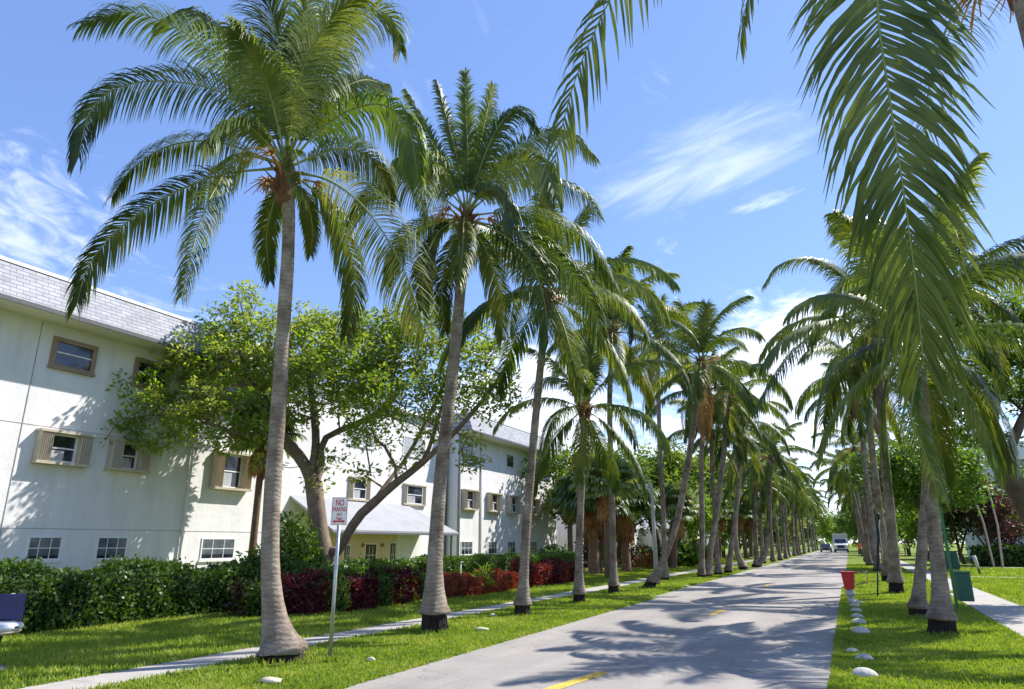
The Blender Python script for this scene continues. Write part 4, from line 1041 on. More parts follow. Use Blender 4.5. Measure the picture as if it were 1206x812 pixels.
# ground falls away behind, so heights are measured from the lawn level
hedge('green_hedge', 'tall loose dark green hedge at the left below the near white wall', 'hedge',
      [(-14.6,3.),(-14.0,6),(-13.9,9),(-14.1,11.5),(-13.6,13.6),(-13.0,15.2)], 1.4, 1.0, HEDGE, 760, .11, .035, 3, wob=.13)
hedge('burgundy_hedge', 'mixed burgundy and dark green leafy border behind the parking sign', 'hedge',
      [(-12.7,12.3),(-11.9,12.9),(-11.3,14.2),(-11.2,16.),(-11.5,17.8),(-12.1,19.2)], .8, .74, BURG, 900, .12, .032, 4, second=HEDGE, frac=.33, upright=.4)
hedge('green_hedge', 'bright topped green hedge standing behind the burgundy border', 'hedge',
      [(-13.6,13.4),(-12.9,14.6),(-12.6,16.6),(-12.8,18.6),(-13.2,20.2)], 1.2, .92, HEDGE2, 760, .10, .034, 5, wob=.10)
hedge('clipped_hedge', 'clipped box hedge with a flat light green top, between the second and fourth left palms', 'hedge',
      [(-12.6,20.6),(-12.3,24),(-12.0,28),(-11.6,31.2)], 1.2, 1.08, HEDGE2, 760, .085, .030, 6, wob=.05)
hedge('coppery_bed', 'low coppery red leafy plants in orange mulch in front of the clipped hedge', 'shrub bed',
      [(-11.3,18.6),(-10.9,20.2),(-10.9,22.2),(-11.2,24.)], .85, .5, CORD, 900, .17, .022, 7, upright=1.2, wob=.08)
hedge('burgundy_hedge', 'dark burgundy shrubs at the far end of the clipped hedge', 'shrub',
      [(-11.2,24.4),(-10.9,26.5),(-10.8,28.4),(-11.0,29.6)], .55, .72, BURG, 800, .15, .03, 8, second=CORD, frac=.35, upright=.6)
hedge('far_hedge', 'low green hedge on the lawn beyond the fan palms', 'hedge', [(-14,62),(-13.5,72),(-13,82)], 1.2, 1.1, HEDGE, 120, .22, .07, 9)
hedge('far_hedge', 'dark low hedge with a yellowish top in front of the right hand building', 'hedge', [(8.0,60.2),(14,59.6),(22,59.4)], 1.4, 1.3, HEDGE2, 110, .24, .08, 10)
sheet('mulch_bed', [(18.2,-11.9,-11.2),(19.2,-11.9,-10.65),(21.,-11.8,-10.55),(23,-11.9,-10.7),(24.2,-11.9,-11.1)], .012, MULCH)
# leafy shrub beside the spreading tree
def shrub(name, label, c, rad, leafm, n, ll, lw, seed, second=None):
    root_c = np.array(c, float); r = np.random.default_rng(seed); d = unit(r.normal(size=(n//14, 3))); d[:, 2] = np.abs(d[:, 2])
    C = d*np.array(rad)*r.uniform(.55, 1.05, (n//14, 1)); V, Q = leaf_cloud(C, 14, .2, ll, lw, seed)
    keep = V[:, 2].reshape(-1, 4).min(1) > 0; Q = Q[keep]
    mi = (r.random(len(Q)) < .3).astype(int)
    o = link_mesh(name, np_mesh(name, V, Q, [leafm, second or leafm], mi), None, tuple(root_c)); return tag(o, label, 'shrub')
c = D(338, 700, 21.); shrub('leafy_shrub', 'tall glossy green shrub between the near white wall and the forked tree trunk', (c.x, c.y, .1), (.95,.95,2.3), HEDGE2, 4200, .17, .05, 21)
c = D(300, 700, 20.); shrub('leafy_shrub', 'bright green shrub at the foot of the shaggy fan palm', (c.x, c.y, 0), (.8,.8,1.5), LIMELEAF, 1800, .17, .05, 22)
c = G(752, 670); shrub('leafy_shrub', 'orange yellow croton bush beside the dark flared fan palm', (c.x, c.y, 0), (1.1,1.1,1.6), CORD, 1500, .22, .06, 23, second=LIMELEAF)
c = G(708, 668); shrub('leafy_shrub', 'yellow green bush between the brown fan palm trunks', (c.x, c.y, 0), (.8,.8,1.8), LIMELEAF, 1200, .22, .06, 24)
c = G(690, 672); shrub('leafy_shrub', 'dark bush at the foot of the left brown fan palm', (c.x, c.y, 0), (.9,.9,1.6), DARKLEAF, 1200, .2, .06, 25)
c = G(790, 668); shrub('leafy_shrub', 'low green bush left of the white gabled house', (c.x, c.y, 0), (2.4,1.5,1.6), MIDLEAF, 2400, .3, .09, 26)
c = G(652, 672); shrub('leafy_shrub', 'green undergrowth below the round dark tree', (c.x, c.y, 0), (1.8,1.5,1.4), MIDLEAF, 2400, .24, .07, 27)
c = D(571, 674, 23.4); shrub('spiky_plant', 'single yellow green spiky plant above the coppery bed', (c.x, c.y, .2), (.22,.22,.62), LIMELEAF, 260, .32, .018, 28)

# ------------------------------------------------------------------ apartment buildings
def win_box(root, x, y0, y1, z0, z1, seed=0, proj=.28, stack=.36):
    """window flanked by folded accordion shutters between a top rail and a sill; x is the wall plane (faces +x)"""
    off = root
    w = MB(); w.box((x+.002, y0+stack, z0+.05), (x+.07, y0+stack+.05, z1-.05)); w.box((x+.002, y1-stack-.05, z0+.05), (x+.07, y1-stack, z1-.05))
    w.box((x+.002, y0+stack+.051, z1-.10), (x+.068, y1-stack-.051, z1-.05)); w.box((x+.002, y0+stack+.051, z0+.05), (x+.068, y1-stack-.051, z0+.10))
    zm = (z0+z1)/2; w.box((x+.002, y0+stack+.051, zm-.02), (x+.06, y1-stack-.051, zm+.02))
    fr = w.build('window', WHITE, root)
    g = MB(); g.box((x+.002, y0+stack+.05, z0+.10), (x+.03, y1-stack-.05, z1-.10)); g.build('pane', GLASS, fr)
    g = MB(); g.box((x+.031, y0+stack+.07, z0+.11), (x+.036, y0+stack+.07+(y1-y0-2*stack)*.5, zm-.06)); g.build('blind', BLIND, fr)
    for (a, b) in ((y0, y0+stack), (y1-stack, y1)):
        m = MB(); n = 7; st = (b-a)/n
        for i in range(n):
            q = a+i*st; m.prism([(x+.02, q), (x+proj-.04, q+st*.2), (x+proj-.02, q+st*.5), (x+proj-.04, q+st*.8), (x+.02, q+st*.98)], 2, z0+.05, z1-.05)
        m.build('shutter', BEIGE, root)
    m = MB(); m.box((x+.001, y0-.03, z0-.03), (x+proj, y1+.03, z0+.049)); m.build('sill', BEIGE, root)
    m = MB(); m.box((x+.001, y0-.03, z1-.049), (x+proj, y1+.03, z1+.02)); m.build('top_rail', BEIGE, root)
def win_small(root, x, y0, y1, z0, z1, fm=WHITE, cols=3, rows=2, framed=.05, glass=GLASS, proj=.03):
    w = MB(); f = framed
    w.box((x+.001, y0, z0), (x+proj, y0+f, z1)); w.box((x+.001, y1-f, z0), (x+proj, y1, z1)); w.box((x+.001, y0+f+.001, z1-f), (x+proj-.002, y1-f-.001, z1)); w.box((x+.001, y0+f+.001, z0), (x+proj-.002, y1-f-.001, z0+f))
    for i in range(1, cols): q = y0 + (y1-y0)*i/cols; w.box((x+.006, q-.010, z0+f), (x+proj-.008, q+.010, z1-f))
    for j in range(1, rows): q = z0 + (z1-z0)*j/rows; w.box((x+.006, y0+f, q-.011), (x+proj-.005, y1-f, q+.011))
    fr = w.build('window', fm, root)
    g = MB(); g.box((x-.02, y0+f*.8, z0+f*.8), (x+.012, y1-f*.8, z1-f*.8)); g.build('pane', glass, fr)
    if cols == 3:
        g = MB(); k_ = .35 + .4*((y0*7.3) % 1); g.box((x+.0121, y0+f, z1-f-(z1-z0)*k_), (x+.0145, y1-f, z1-f)); g.build('blind', BLINDD, fr)
    s = MB(); s.box((x+.001, y0-.05, z0-.06), (x+.06, y1+.05, z0-.002)); s.build('sill', WALL, root)
def win_brown(root, x, y0, y1, z0, z1):
    w = MB(); f = .13; p = .07
    w.box((x+.001, y0, z0), (x+p, y0+f, z1)); w.box((x+.001, y1-f, z0), (x+p, y1, z1)); w.box((x+.001, y0+f+.001, z1-f), (x+p-.002, y1-f-.001, z1)); w.box((x+.001, y0-.02, z0-.06), (x+p+.04, y1+.02, z0-.001)); w.box((x+.001, y0+f+.001, z0), (x+p-.002, y1-f-.001, z0+f*.6))
    fr = w.build('window', BROWNF, root)
    g = MB(); g.box((x-.02, y0+f*.9, z0+f*.5), (x+.015, y1-f*.9, z1-f*.9)); g.build('pane', GLASS, fr)
    s = MB(); s.box((x+.016, y0+f, (z0+z1)/2-.02), (x+.04, y1-f, (z0+z1)/2+.02)); s.build('sash_bar', WHITE, fr)

def mansard(root, x, y0, y1, zs, zt, over=1.0, back=9.):
    """overhanging mansard: soffit at zs, top at zt"""
    m = MB(); m.box((x-.0+.002, y0-.6, zs), (x+over-.02, y1+.6, zs+.10)); m.build('soffit', SOFFIT, root)
    m = MB(); m.prism([(x+over-.01, zs+.102), (x+over-.36, zt), (x-back, zt), (x-back, zs+.102)], 1, y0-.7, y1+.7); m.build('roof', SHINGLE, root)
    m = MB(); m.box((x+over-.018, y0-.72, zs-.02), (x+over+.03, y1+.72, zs+.10)); m.build('drip_edge', FASCIA, root)
    m = MB(); m.box((x+over-.50, y0-.72, zt+.001), (x+over-.33, y1+.72, zt+.10)); m.build('parapet_cap', WHITE, root)

X1 = -19.7
b1 = empty('apartment_building', (X1-5, 11, -.5), 'nearer white stucco three storey building with pale shingled mansard roof, at the left edge', 'building', 'white apartment buildings')
m = MB(); m.box((X1-10, -2, -.6), (X1, 20., 8.2)); m.build('wall', WALL, b1)
mansard(b1, X1, -2, 20., 7.62, 8.72, 1.0)
m = MB()
for yq in (6.2, 10.78, 19.42): m.box((X1+.001, yq, -.5), (X1+.012, yq+.022, 7.6))
for zq in (2.0, 4.72): m.box((X1+.001, -1.9, zq), (X1+.007, 19.9, zq+.015))
m.build('wall_joint', simple('grey_joint_line', (.30,.30,.31), rough=.9), b1)
m = MB(); m.tube([(X1+.07,16.25,-.5),(X1+.07,16.25,4.6),(X1+.07,16.25,7.6)], .045, 8); m.build('downpipe', WALL, b1)
for (a, b, z0, z1) in ((8.2,9.6,3.72,4.62),(11.2,12.68,3.74,4.62),(13.3,14.6,3.74,4.64),(17.15,18.8,3.45,4.72)): win_box(b1, X1, a, b, z0, z1)
for (a, b, z0, z1) in ((8.5,9.5,1.18,1.82),(11.5,12.42,1.18,1.82),(13.42,14.4,1.16,1.82),(17.1,18.55,1.08,1.80)): win_small(b1, X1, a, b, z0, z1)
for (a, b) in ((8.3,9.7),(11.15,12.45),(13.7,15.0),(17.2,18.5)): win_brown(b1, X1, a, b, 6.42, 7.28)

X2 = -20.0; XR = -20.65
b2 = empty('apartment_building', (X2-5, 38, -.5), 'farther white three storey building with a low awning roofed entrance beside the forked tree', 'building', 'white apartment buildings')
m = MB(); m.box((X2-10, 34.8, -.6), (X2, 50., 8.3)); m.box((XR-9, 20.9, -.6), (XR, 34.79, 8.3)); m.build('wall', WALL2, b2)
mansard(b2, X2, 35.4, 49.4, 7.85, 9.0, 1.0)
m = MB(); m.box((XR-9, 20.9, 8.301), (XR+.25, 34.0, 8.5)); m.build('flat_roof', WHITE, b2)
m = MB(); m.tube([(X2+.06,34.95,-.5),(X2+.06,34.95,7.8)], .06, 8); m.build('downpipe', simple('grey_pipe', (.3,.3,.3)), b2)
m = MB(); m.tube([(X2+.06,37.6,-.5),(X2+.06,37.6,7.8)], .05, 8); m.build('downpipe', WALL2, b2)
m = MB(); m.tube([(XR+.06,34.6,-.5),(XR+.06,34.6,8.2)], .055, 8); m.build('downpipe', FASCIA, b2)
for (a, b) in ((35.25,37.0),(38.45,40.2),(41.3,43.0),(44.8,46.4)): win_box(b2, X2, a, b, 3.5, 4.62)
for (a, b) in ((35.3,36.7),(38.7,39.9),(41.4,42.6),(45,46.2)): win_small(b2, X2, a, b, .95, 1.72, cols=3)
for (a, b) in ((35.3,36.5),(41.3,42.3),(45.2,46.2)): win_small(b2, X2, a, b, 6.5, 7.3, fm=BROWNF, cols=1)
def yX(u, v, X):
    r = ray(u, v); return r[1]*X/r[0]
for (u0, u1) in ((474, 500), (409, 434)):
    a, b = yX(u0, 590, XR), yX(u1, 590, XR); win_box(b2, XR, a, b, 3.55, 4.6, stack=.3, proj=.12)
for (u0, u1) in ((408, 440), (474, 500)):
    a, b = yX(u0, 540, XR), yX(u1, 540, XR); win_small(b2, XR, a, b, 6.1, 7.1, cols=2, glass=BLIND)
# awning roof over the entrance
XA = -18.3
ya, yb = 22.1, yX(540, 629, XA)
m = MB(); prof = [(XA, 2.06), (XA, 2.14), (XR+.01, 3.52), (XR+.01, 3.44)]
vs = [(XA, ya, 2.06), (XA, ya, 2.14), (XR+.01, ya, 3.52), (XR+.01, ya, 3.42), (XA, yb, 2.06), (XA, yb, 2.14), (XR+.01, yb-1.4, 3.52), (XR+.01, yb-1.4, 3.42)]
m.add(vs, ((0,1,2,3),(4,7,6,5),(1,5,6,2),(0,3,7,4),(0,4,5,1),(3,2,6,7)))
m.add([(XA, yb+.001, 2.06), (XR+.01, yb+.001, 2.06), (XR+.01, yb-1.399, 3.50), (XA, yb+.001, 2.13)], ((0,1,2,3),)) 
m.build('awning_roof', simple('pale_awning_sheet', (.29,.295,.315), rough=.6, var=.10, scale=1.2), b2)
m = MB(); m.box((XA-.01, ya, 1.98), (XA+.04, yb, 2.055)); m.build('awning_gutter', FASCIA, b2)
m = MB(); m.box((XA-.1, yX(538,650,XA-.05)-.6, -.5), (XA-.02, yX(538,650,XA-.05)-.52, 2.05)); m.build('awning_post', FASCIA, b2)
ypl = yX(415, 650, XR+.05); ypr = yX(468, 650, XR+.05)
m = MB(); m.box((XR+.001, ypl-1.5, -.5), (XR+.02, ypr, 2.6)); m.build('entrance_wall', PEACH, b2)
def door(u0, u1, zt, nm='door'):
    a, b = yX(u0, 650, XR+.02), yX(u1, 650, XR+.02)
    d_ = MB(); d_.box((XR+.021, a, -.5), (XR+.06, b, zt)); dd = d_.build(nm, DOORB, b2)
    t = MB(); t.box((XR+.021, a-.08, -.5), (XR+.05, a-.001, zt+.08)); t.box((XR+.021, b+.001, -.5), (XR+.05, b+.08, zt+.08)); t.box((XR+.021, a, zt+.001), (XR+.05, b, zt+.08)); t.build('door_frame', WHITE, dd)
    t = MB(); n = 3
    for i in range(1, n): q = a+(b-a)*i/n; t.box((XR+.061, q-.015, -.3), (XR+.068, q+.015, zt-.06))
    for zq in (.5, 1.05): t.box((XR+.061, a+.05, zq), (XR+.067, b-.05, zq+.03))
    t.build('door_bars', WHITE, dd)
door(430, 442, 1.55); door(459, 465, 1.60, 'sidelight_door'); door(405, 411, 1.5, 'sidelight_door')
for u in (427, 449.5):
    p = yX(u, 644, XR+.05); m = MB(); m.box((XR+.021, p-.05, 1.42), (XR+.05, p+.05, 1.62)); m.tube([(XR+.04,p,1.5),(XR+.15,p,1.45),(XR+.15,p,1.58)], [.015,.015,.05], 8); m.build('wall_lantern', BRASS, b2)

# next houses along the left
def house(label, x0, x1, y0, y1, h, wallm, roofm, wins, seed, gable=0., group='houses farther along on the left'):
    r = empty('white_house', ((x0+x1)/2, (y0+y1)/2, 0), label, 'house', group)
    m = MB(); m.box((x0, y0, -.6), (x1, y1, h)); 
    if gable: m.prism([(y0, h), (y1, h), ((y0+y1)/2, h+gable*.96)], 0, x0, x1)
    m.build('wall', wallm, r)
    m = MB()
    if gable:
        ym = (y0+y1)/2
        m.prism([(y0-.3, h-.1), (ym, h+gable), (ym, h+gable+.12), (y0-.45, h-.05)], 0, x0-.3, x1+.3); m.prism([(y1+.3, h-.1), (y1+.45, h-.05), (ym+.001, h+gable+.12), (ym+.001, h+gable)], 0, x0-.3, x1+.3)
    else: m.box((x0-.3, y0-.3, h+.001), (x1+.4, y1+.3, h+.3))
    m.build('roof', roofm, r)
    for (a, b, z0, z1) in wins: win_small(r, x1, a, b, z0, z1, cols=2)
    return r
h = house('white two storey house with a blue awning, seen between the fan palm trunks', -30, -19.5, 54, 72, 6.0, WALL2, SHINGLE, [(55,56.5,1,2.3),(60,61.5,1,2.3),(66,67.5,1,2.3),(57,58.5,3.8,5),(63,64.5,3.8,5)], 1)
m = MB(); m.prism([(-19.48, 3.0), (-18.2, 2.3), (-18.2, 2.2), (-19.48, 2.85)], 1, 58.5, 63.5); m.build('awning', BLUEA, h)
h = house('white gabled house with dark louvred openings past the leaning palm', -22, -14.0, 72, 80, 3.0, WALL2, SHINGLE, [(73,75,.9,2.0)], 2, gable=1.8)
m = MB(); 
for k in range(5): m.box((-13.998, 76, 1.1+k*.22), (-13.97, 78.5, 1.25+k*.22))
m.build('louvre', FASCIA, h)
rb = empty('apartment_building', (18, 90, 0), 'white building with dark balcony rails at the right edge', 'building')
m = MB(); m.box((12.3, 80, -.5), (30, 98, 11)); m.build('wall', WALL2, rb)
m = MB()
for zq in (1.0, 4.2, 7.4): m.box((12.8, 79.97, zq+1.2), (28, 79.998, zq+1.9))
m.build('window_band', GLASS, rb)
m = MB(); 
for zq in (.9, 4.1, 7.3):
    m.box((12.6, 79.0, zq+1.0), (28, 79.04, zq+1.05)); m.box((12.6, 78.98, zq-.12), (28, 79.99, zq))
    for k in range(50): m.box((12.7+k*.3, 79.01, zq+.001), (12.73+k*.3, 79.03, zq+1.0))
m.build('balcony_rail', FASCIA, rb)
tw = MB(); tw.box((-33, 300, 0), (-19, 316, 24)); tw.box((-31, 302, 24.001), (-24, 310, 26.5))
for fl in range(7):
    for k in range(4): tw.box((-32+k*3.4, 299.9, 2+fl*3.1), (-30.4+k*3.4, 299.999, 3.5+fl*3.1), 1)
tw.thing('far_building', [TERRA, GLASS], 'distant pinkish beige building above the far end of the left palms', 'building')

# ------------------------------------------------------------------ street furniture
# parking sign
sb = G(388, 782); d = fdist(sb.x, sb.y)
sg = empty('parking_sign', sb, 'no parking sign, white with red lettering on a thin galvanised post by the largest palm', 'street sign')
zt = D(397, 600, d).z; z_lo, z_hi = D(396, 619, d).z, D(397, 586, d).z
m = MB(); m.tube([(sb.x, sb.y, -.2), (sb.x, sb.y, z_hi-.06)], .028, 10); m.build('post', METAL, sg)
ang = math.atan2(-sb.x, sb.y)          # board faces oncoming viewer side of the street
sw, sh = .235, z_hi - z_lo
rotm = Matrix.Rotation(YAW+R(5), 4, 'Z')
def plate(obj_name, mat_, boxes, parent):
    m = MB()
    for lo, hi in boxes: m.box(lo, hi)
    m.v = [tuple(rotm @ Vector(v) + Vector((sb.x, sb.y, 0))) for v in m.v]
    return m.build(obj_name, mat_, parent)
bd = plate('sign_board', SIGNW, [((-sw/2, -.036, z_lo), (sw/2, -.030, z_hi))], sg)
e = .006
plate('border', SIGNR, [((-sw/2+.008, -.0375, z_hi-.014), (sw/2-.008, -.0362, z_hi-.010)), ((-sw/2+.008, -.0375, z_lo+.010), (sw/2-.008, -.0362, z_lo+.014)),
                        ((-sw/2+.008, -.0375, z_lo+.0142), (-sw/2+.012, -.0362, z_hi-.0142)), ((sw/2-.012, -.0375, z_lo+.0142), (sw/2-.008, -.0362, z_hi-.0142))], bd)
dg = None
def text_obj(txt, size, x, z, mat_, parent, w=None):
    cu = bpy.data.curves.new('txt', 'FONT'); cu.body = txt; cu.size = size; cu.align_x = 'CENTER'; cu.align_y = 'CENTER'; cu.extrude = .0006; cu.offset = size*.02
    o = bpy.data.objects.new('txt', cu); col.objects.link(o); bpy.context.view_layer.update()
    me = bpy.data.meshes.new_from_object(o.evaluated_get(bpy.context.evaluated_depsgraph_get())); bpy.data.objects.remove(o)
    me.materials.clear(); me.materials.append(mat_)
    if w:
        ex = max(v.co.x for v in me.vertices) - min(v.co.x for v in me.vertices); k = w/ex
        for v in me.vertices: v.co.x *= k
    off = wloc(parent)
    for v in me.vertices:
        q = rotm @ Vector((v.co.x + x, -.0372 - v.co.z, v.co.y + z)) + Vector((sb.x, sb.y, 0)); v.co = q - off
    return link_mesh('lettering', me, parent)
text_obj('NO', .13, 0, z_hi-.085, SIGNR, bd, .12); text_obj('PARKING', .09, 0, z_hi-.18, SIGNR, bd, .205)
text_obj('ANY', .065, 0, z_hi-.255, SIGNR, bd, .085); text_obj('TIME', .065, 0, z_hi-.32, SIGNR, bd, .10)
zz_ = z_lo+.055
m = MB(); pr = [(-.095, zz_), (-.055, zz_+.028), (-.055, zz_+.012), (.055, zz_+.012), (.055, zz_+.028), (.095, zz_), (.055, zz_-.028), (.055, zz_-.012), (-.055, zz_-.012), (-.055, zz_-.028)]
vs = [tuple(rotm @ Vector((a, -.0375, b)) + Vector((sb.x, sb.y, 0))) for a, b in pr]
m.add(vs, [(0,1,2,8,9)[::-1], (2,3,7,8)[::-1], (3,4,5,6,7)[::-1]]); m.build('arrow', SIGNR, bd)

# navy pedestal chair at the left edge
cb = D(-11, 786, 9.95); cb.z = 0
ch = empty('pedestal_chair', cb, 'navy backed pedestal chair with rounded pale seat at the lower left edge', 'chair')
rc_ = Matrix.Rotation(YAW+R(18), 4, 'Z')
def cpart(nm, mt, fn, bev=0):
    m = MB(); fn(m); m.v = [tuple(rc_ @ Vector(v) + cb) for v in m.v]; return m.build(nm, mt, ch, bev)
cpart('seat', SILVER, lambda m: m.lathe((0,0,.50), [(.10,0),(.24,0),(.275,.02),(.285,.05),(.27,.085),(.2,.105)], 28))
cpart('seat_pan', TAN, lambda m: m.lathe((0,0,.44), [(.10,0),(.20,.01),(.255,.035),(.27,.058)], 28))
cpart('seat_rail', BLACK, lambda m: m.tube([(-.27,-.12,.55),(0,-.292,.555),(.27,-.12,.55)], .014, 6))
cpart('backrest', NAVY, lambda m: m.prism([(-.20,.61),(-.21,.93),(-.18,.955),(.18,.955),(.21,.93),(.20,.61)], 1, .17, .23), .02)
cpart('back_strut', BLACK, lambda m: (m.tube([(-.18,.2,.5),(-.18,.22,.66)], .016, 6), m.tube([(.18,.2,.5),(.18,.22,.66)], .016, 6)))
cpart('leg', BLACK, lambda m: m.tube([(0,0,.06),(.0,.01,.22),(.03,.03,.44)], [.035,.028,.035], 10))
cpart('foot_plate', NAVY, lambda m: m.lathe((0,0,0), [(.21,0),(.215,.025),(.17,.05),(.05,.08)], 24))

# white stones along the road edge
ST = [((1018,797),.16,'largest white stone, nearest the viewer on the road edge'), ((1018,778),.14,'second nearest white stone, behind the largest one'), ((1004,769),.11,'flat half buried white stone left of the second one'),
      ((1014,747),.14,'white stone starting the tight row towards the red box'), ((1012,736),.13,'white stone second in the tight row'), ((1010,729),.12,'white stone third in the tight row'),
      ((1009,722),.12,'white stone fourth in the tight row'), ((1007,716),.12,'white stone fifth in the tight row, left of its neighbours'), ((1010,712),.12,'white stone ending the tight row by the red box')]
for i, ((u, v), s, lb) in enumerate(ST):
    p = G(u, v); m = MB(); s *= .95 if i < 3 else 1.12; m.lathe((p.x, p.y, -.01 if i < 3 else .015), [(s*.9,0),(s,.03),(s*.93,s*.33),(s*.72,s*.56),(s*.4,s*.72),(s*.12,s*.77)], 14, wob=.10, seed=i, sx=1.05, sy_=.9)
    m.thing('white_stone', STONE, lb, 'stone', 'white stones along the right road edge')

# red box on a white post with a wire rack
p = G(1003, 712); rx = empty('red_box', p, 'red tapered box on a short white post past the stones', 'box')
m = MB(); z0, z1 = .40, .82; a, b = .125, .17
m.add([(p.x-a,p.y-.15,z0),(p.x+a,p.y-.15,z0),(p.x+a,p.y+.15,z0),(p.x-a,p.y+.15,z0),(p.x-b,p.y-.2,z1),(p.x+b,p.y-.2,z1),(p.x+b,p.y+.2,z1),(p.x-b,p.y+.2,z1)], ((0,3,2,1),(0,1,5,4),(1,2,6,5),(2,3,7,6),(3,0,4,7),(4,5,6,7)))
m.build('box_body', REDP, rx, .02)
m = MB(); m.box((p.x-b-.02,p.y-.22,z1+.001),(p.x+b+.02,p.y+.22,z1+.05)); m.build('lid', REDP, rx, .012)
m = MB(); m.tube([(p.x,p.y,-.1),(p.x,p.y,.12),(p.x,p.y,.42)], [.10,.08,.075], 12); m.tube([(p.x,p.y,.22),(p.x,p.y,.36)], .125, 12); m.build('post', GREYL, rx)
m = MB()
for dy in (-.15,.15):
    m.tube([(p.x+.18,p.y+dy,.82),(p.x+.5,p.y+dy,.87),(p.x+.46,p.y+dy,.58),(p.x+.18,p.y+dy,.52)], .012, 5)
for t in range(4): m.tube([(p.x+.26+t*.07,p.y-.15,.86),(p.x+.26+t*.07,p.y+.15,.86)], .008, 4)
m.tube([(p.x+.49,p.y-.15,.87),(p.x+.49,p.y+.15,.87)], .012, 5)
m.build('wire_rack', simple('pink_wire', (.55,.25,.22)), rx)

# green post with bin
p = G(1128, 719); gp = empty('litter_bin_post', p, 'green channel post with a green litter bin hung on it beside the right sidewalk', 'litter bin')
m = MB(); m.box((p.x-.035,p.y-.02,-.1),(p.x+.035,p.y+.02,D(1108,598,fdist(p.x,p.y)).z)); m.build('post', GREENP, gp)
m = MB(); c_ = p + Vector((.23, .1, 0)); 
m.box((c_.x-.17,c_.y-.15,.22),(c_.x+.17,c_.y+.15,.90)); m.build('bin', GREENB, gp, .02)
m = MB()
for k in range(6): m.box((c_.x-.16+k*.056,c_.y-.17,.24),(c_.x-.135+k*.056,c_.y-.151,.88))
m.build('bin_slats', GREENB, gp)
m = MB(); m.box((c_.x-.185,c_.y-.175,.901),(c_.x+.185,c_.y+.165,.94)); m.build('bin_rim', GREENP, gp, .01)

# further furniture
def stake(u, v, utop, vtop, w, label, name, cat, mt=GREYL, low=BARKD, split=.35):
    p = G(u, v); d_ = fdist(p.x, p.y); t = D(utop, vtop, d_); r_ = empty(name, p, label, cat)
    m = MB(); q = p.lerp(t, split); m.tube([p-Vector((0,0,.1)), q], w*.5, 8); m.build('foot', low, r_)
    m = MB(); m.tube([q, t], w*.8, 8); m.build('post', mt, r_); return r_, p, t
stake(1155,678,1147,655,.11,'short white topped wooden marker post on the right lawn','marker_post','post')
stake(1131,670,1126,651,.08,'small grey marker post near the green far bin','marker_post','post')
r_, p, t = stake(1033,704,1035,612,.05,'thin dark signpost seen edge on, with a narrow white plate, among the right trunks','thin_signpost','street sign', mt=BLACK, low=BLACK)
m = MB(); m.box((t.x-.035,t.y-.15,t.z-1.1),(t.x-.028,t.y+.15,t.z-.15)); m.build('plate', SIGNW, r_)
m = MB(); m.lathe((t.x,t.y,t.z),[(.03,0),(.055,.06),(.055,.16),(.02,.2)],10); m.build('cap', BLACK, r_)
p = G(1122,672); m = MB(); m.box((p.x-.5,p.y-.4,0),(p.x+.34,p.y+.4,1.1)); m.box((p.x-.55,p.y-.45,1.101),(p.x+.4,p.y+.45,1.15))
for k in range(5): m.box((p.x-.46+k*.165,p.y-.44,.1),(p.x-.40+k*.165,p.y-.401,1.05))
m.thing('green_utility_box', simple('teal_enclosure',(.02,.12,.09)), 'dark teal slatted enclosure on the lawn beyond the mossy palm', 'utility box')
for (u0,v0,u1,v1,lb) in ((1171,648,1140,566,'longer thin pale pole slanting left in front of the copper tree'),(1181,648,1163,572,'thinner pale pole, the right one of the slanting pair')):
    a_ = G(u0,v0+21); d_ = fdist(a_.x,a_.y); t_ = D(u1,v1,d_); m = MB(); m.tube([a_-Vector((0,0,.1)), a_.lerp(t_,.5)+Vector((.15,0,0)), t_], [.075,.065,.045], 8); m.thing('slanting_pole', WOODP, lb, 'pole')
# lamp pole
p = G(780,684); lp = empty('street_lamp', p+Vector((-.35,.4,0)), 'pale concrete lamp pole with a small boxy white head beside an upright palm', 'street lamp')
d_ = fdist(p.x,p.y); q = lp.location; zt = D(775,572,d_).z
m = MB(); m.tube([(q.x,q.y,-.1),(q.x,q.y,zt)], [.11,.075], 10); m.build('pole', CONC, lp)
m = MB(); m.tube([(q.x,q.y,zt-.05),(q.x-.1,q.y,zt),(q.x-.25,q.y,zt)], .035, 6); m.build('arm', CONC, lp)
m = MB(); m.prism([(q.x-.62,zt-.12),(q.x-.2,zt-.12),(q.x-.2,zt+.12),(q.x-.5,zt+.14),(q.x-.62,zt)],1,q.y-.14,q.y+.14); m.build('lamp_head', WHITE, lp, .01)
# stand-pipe sprinkler in the bed
p = D(542, 700, 23.6); p.z = 0; zt = D(542,664,23.6).z; m = MB(); m.tube([p, (p.x,p.y,zt)], .022, 8); m.tube([(p.x,p.y,zt),(p.x,p.y,zt+.06)], .035, 8)
m.thing('sprinkler_riser', GREYL, 'thin grey sprinkler riser standing in the coppery bed', 'sprinkler')
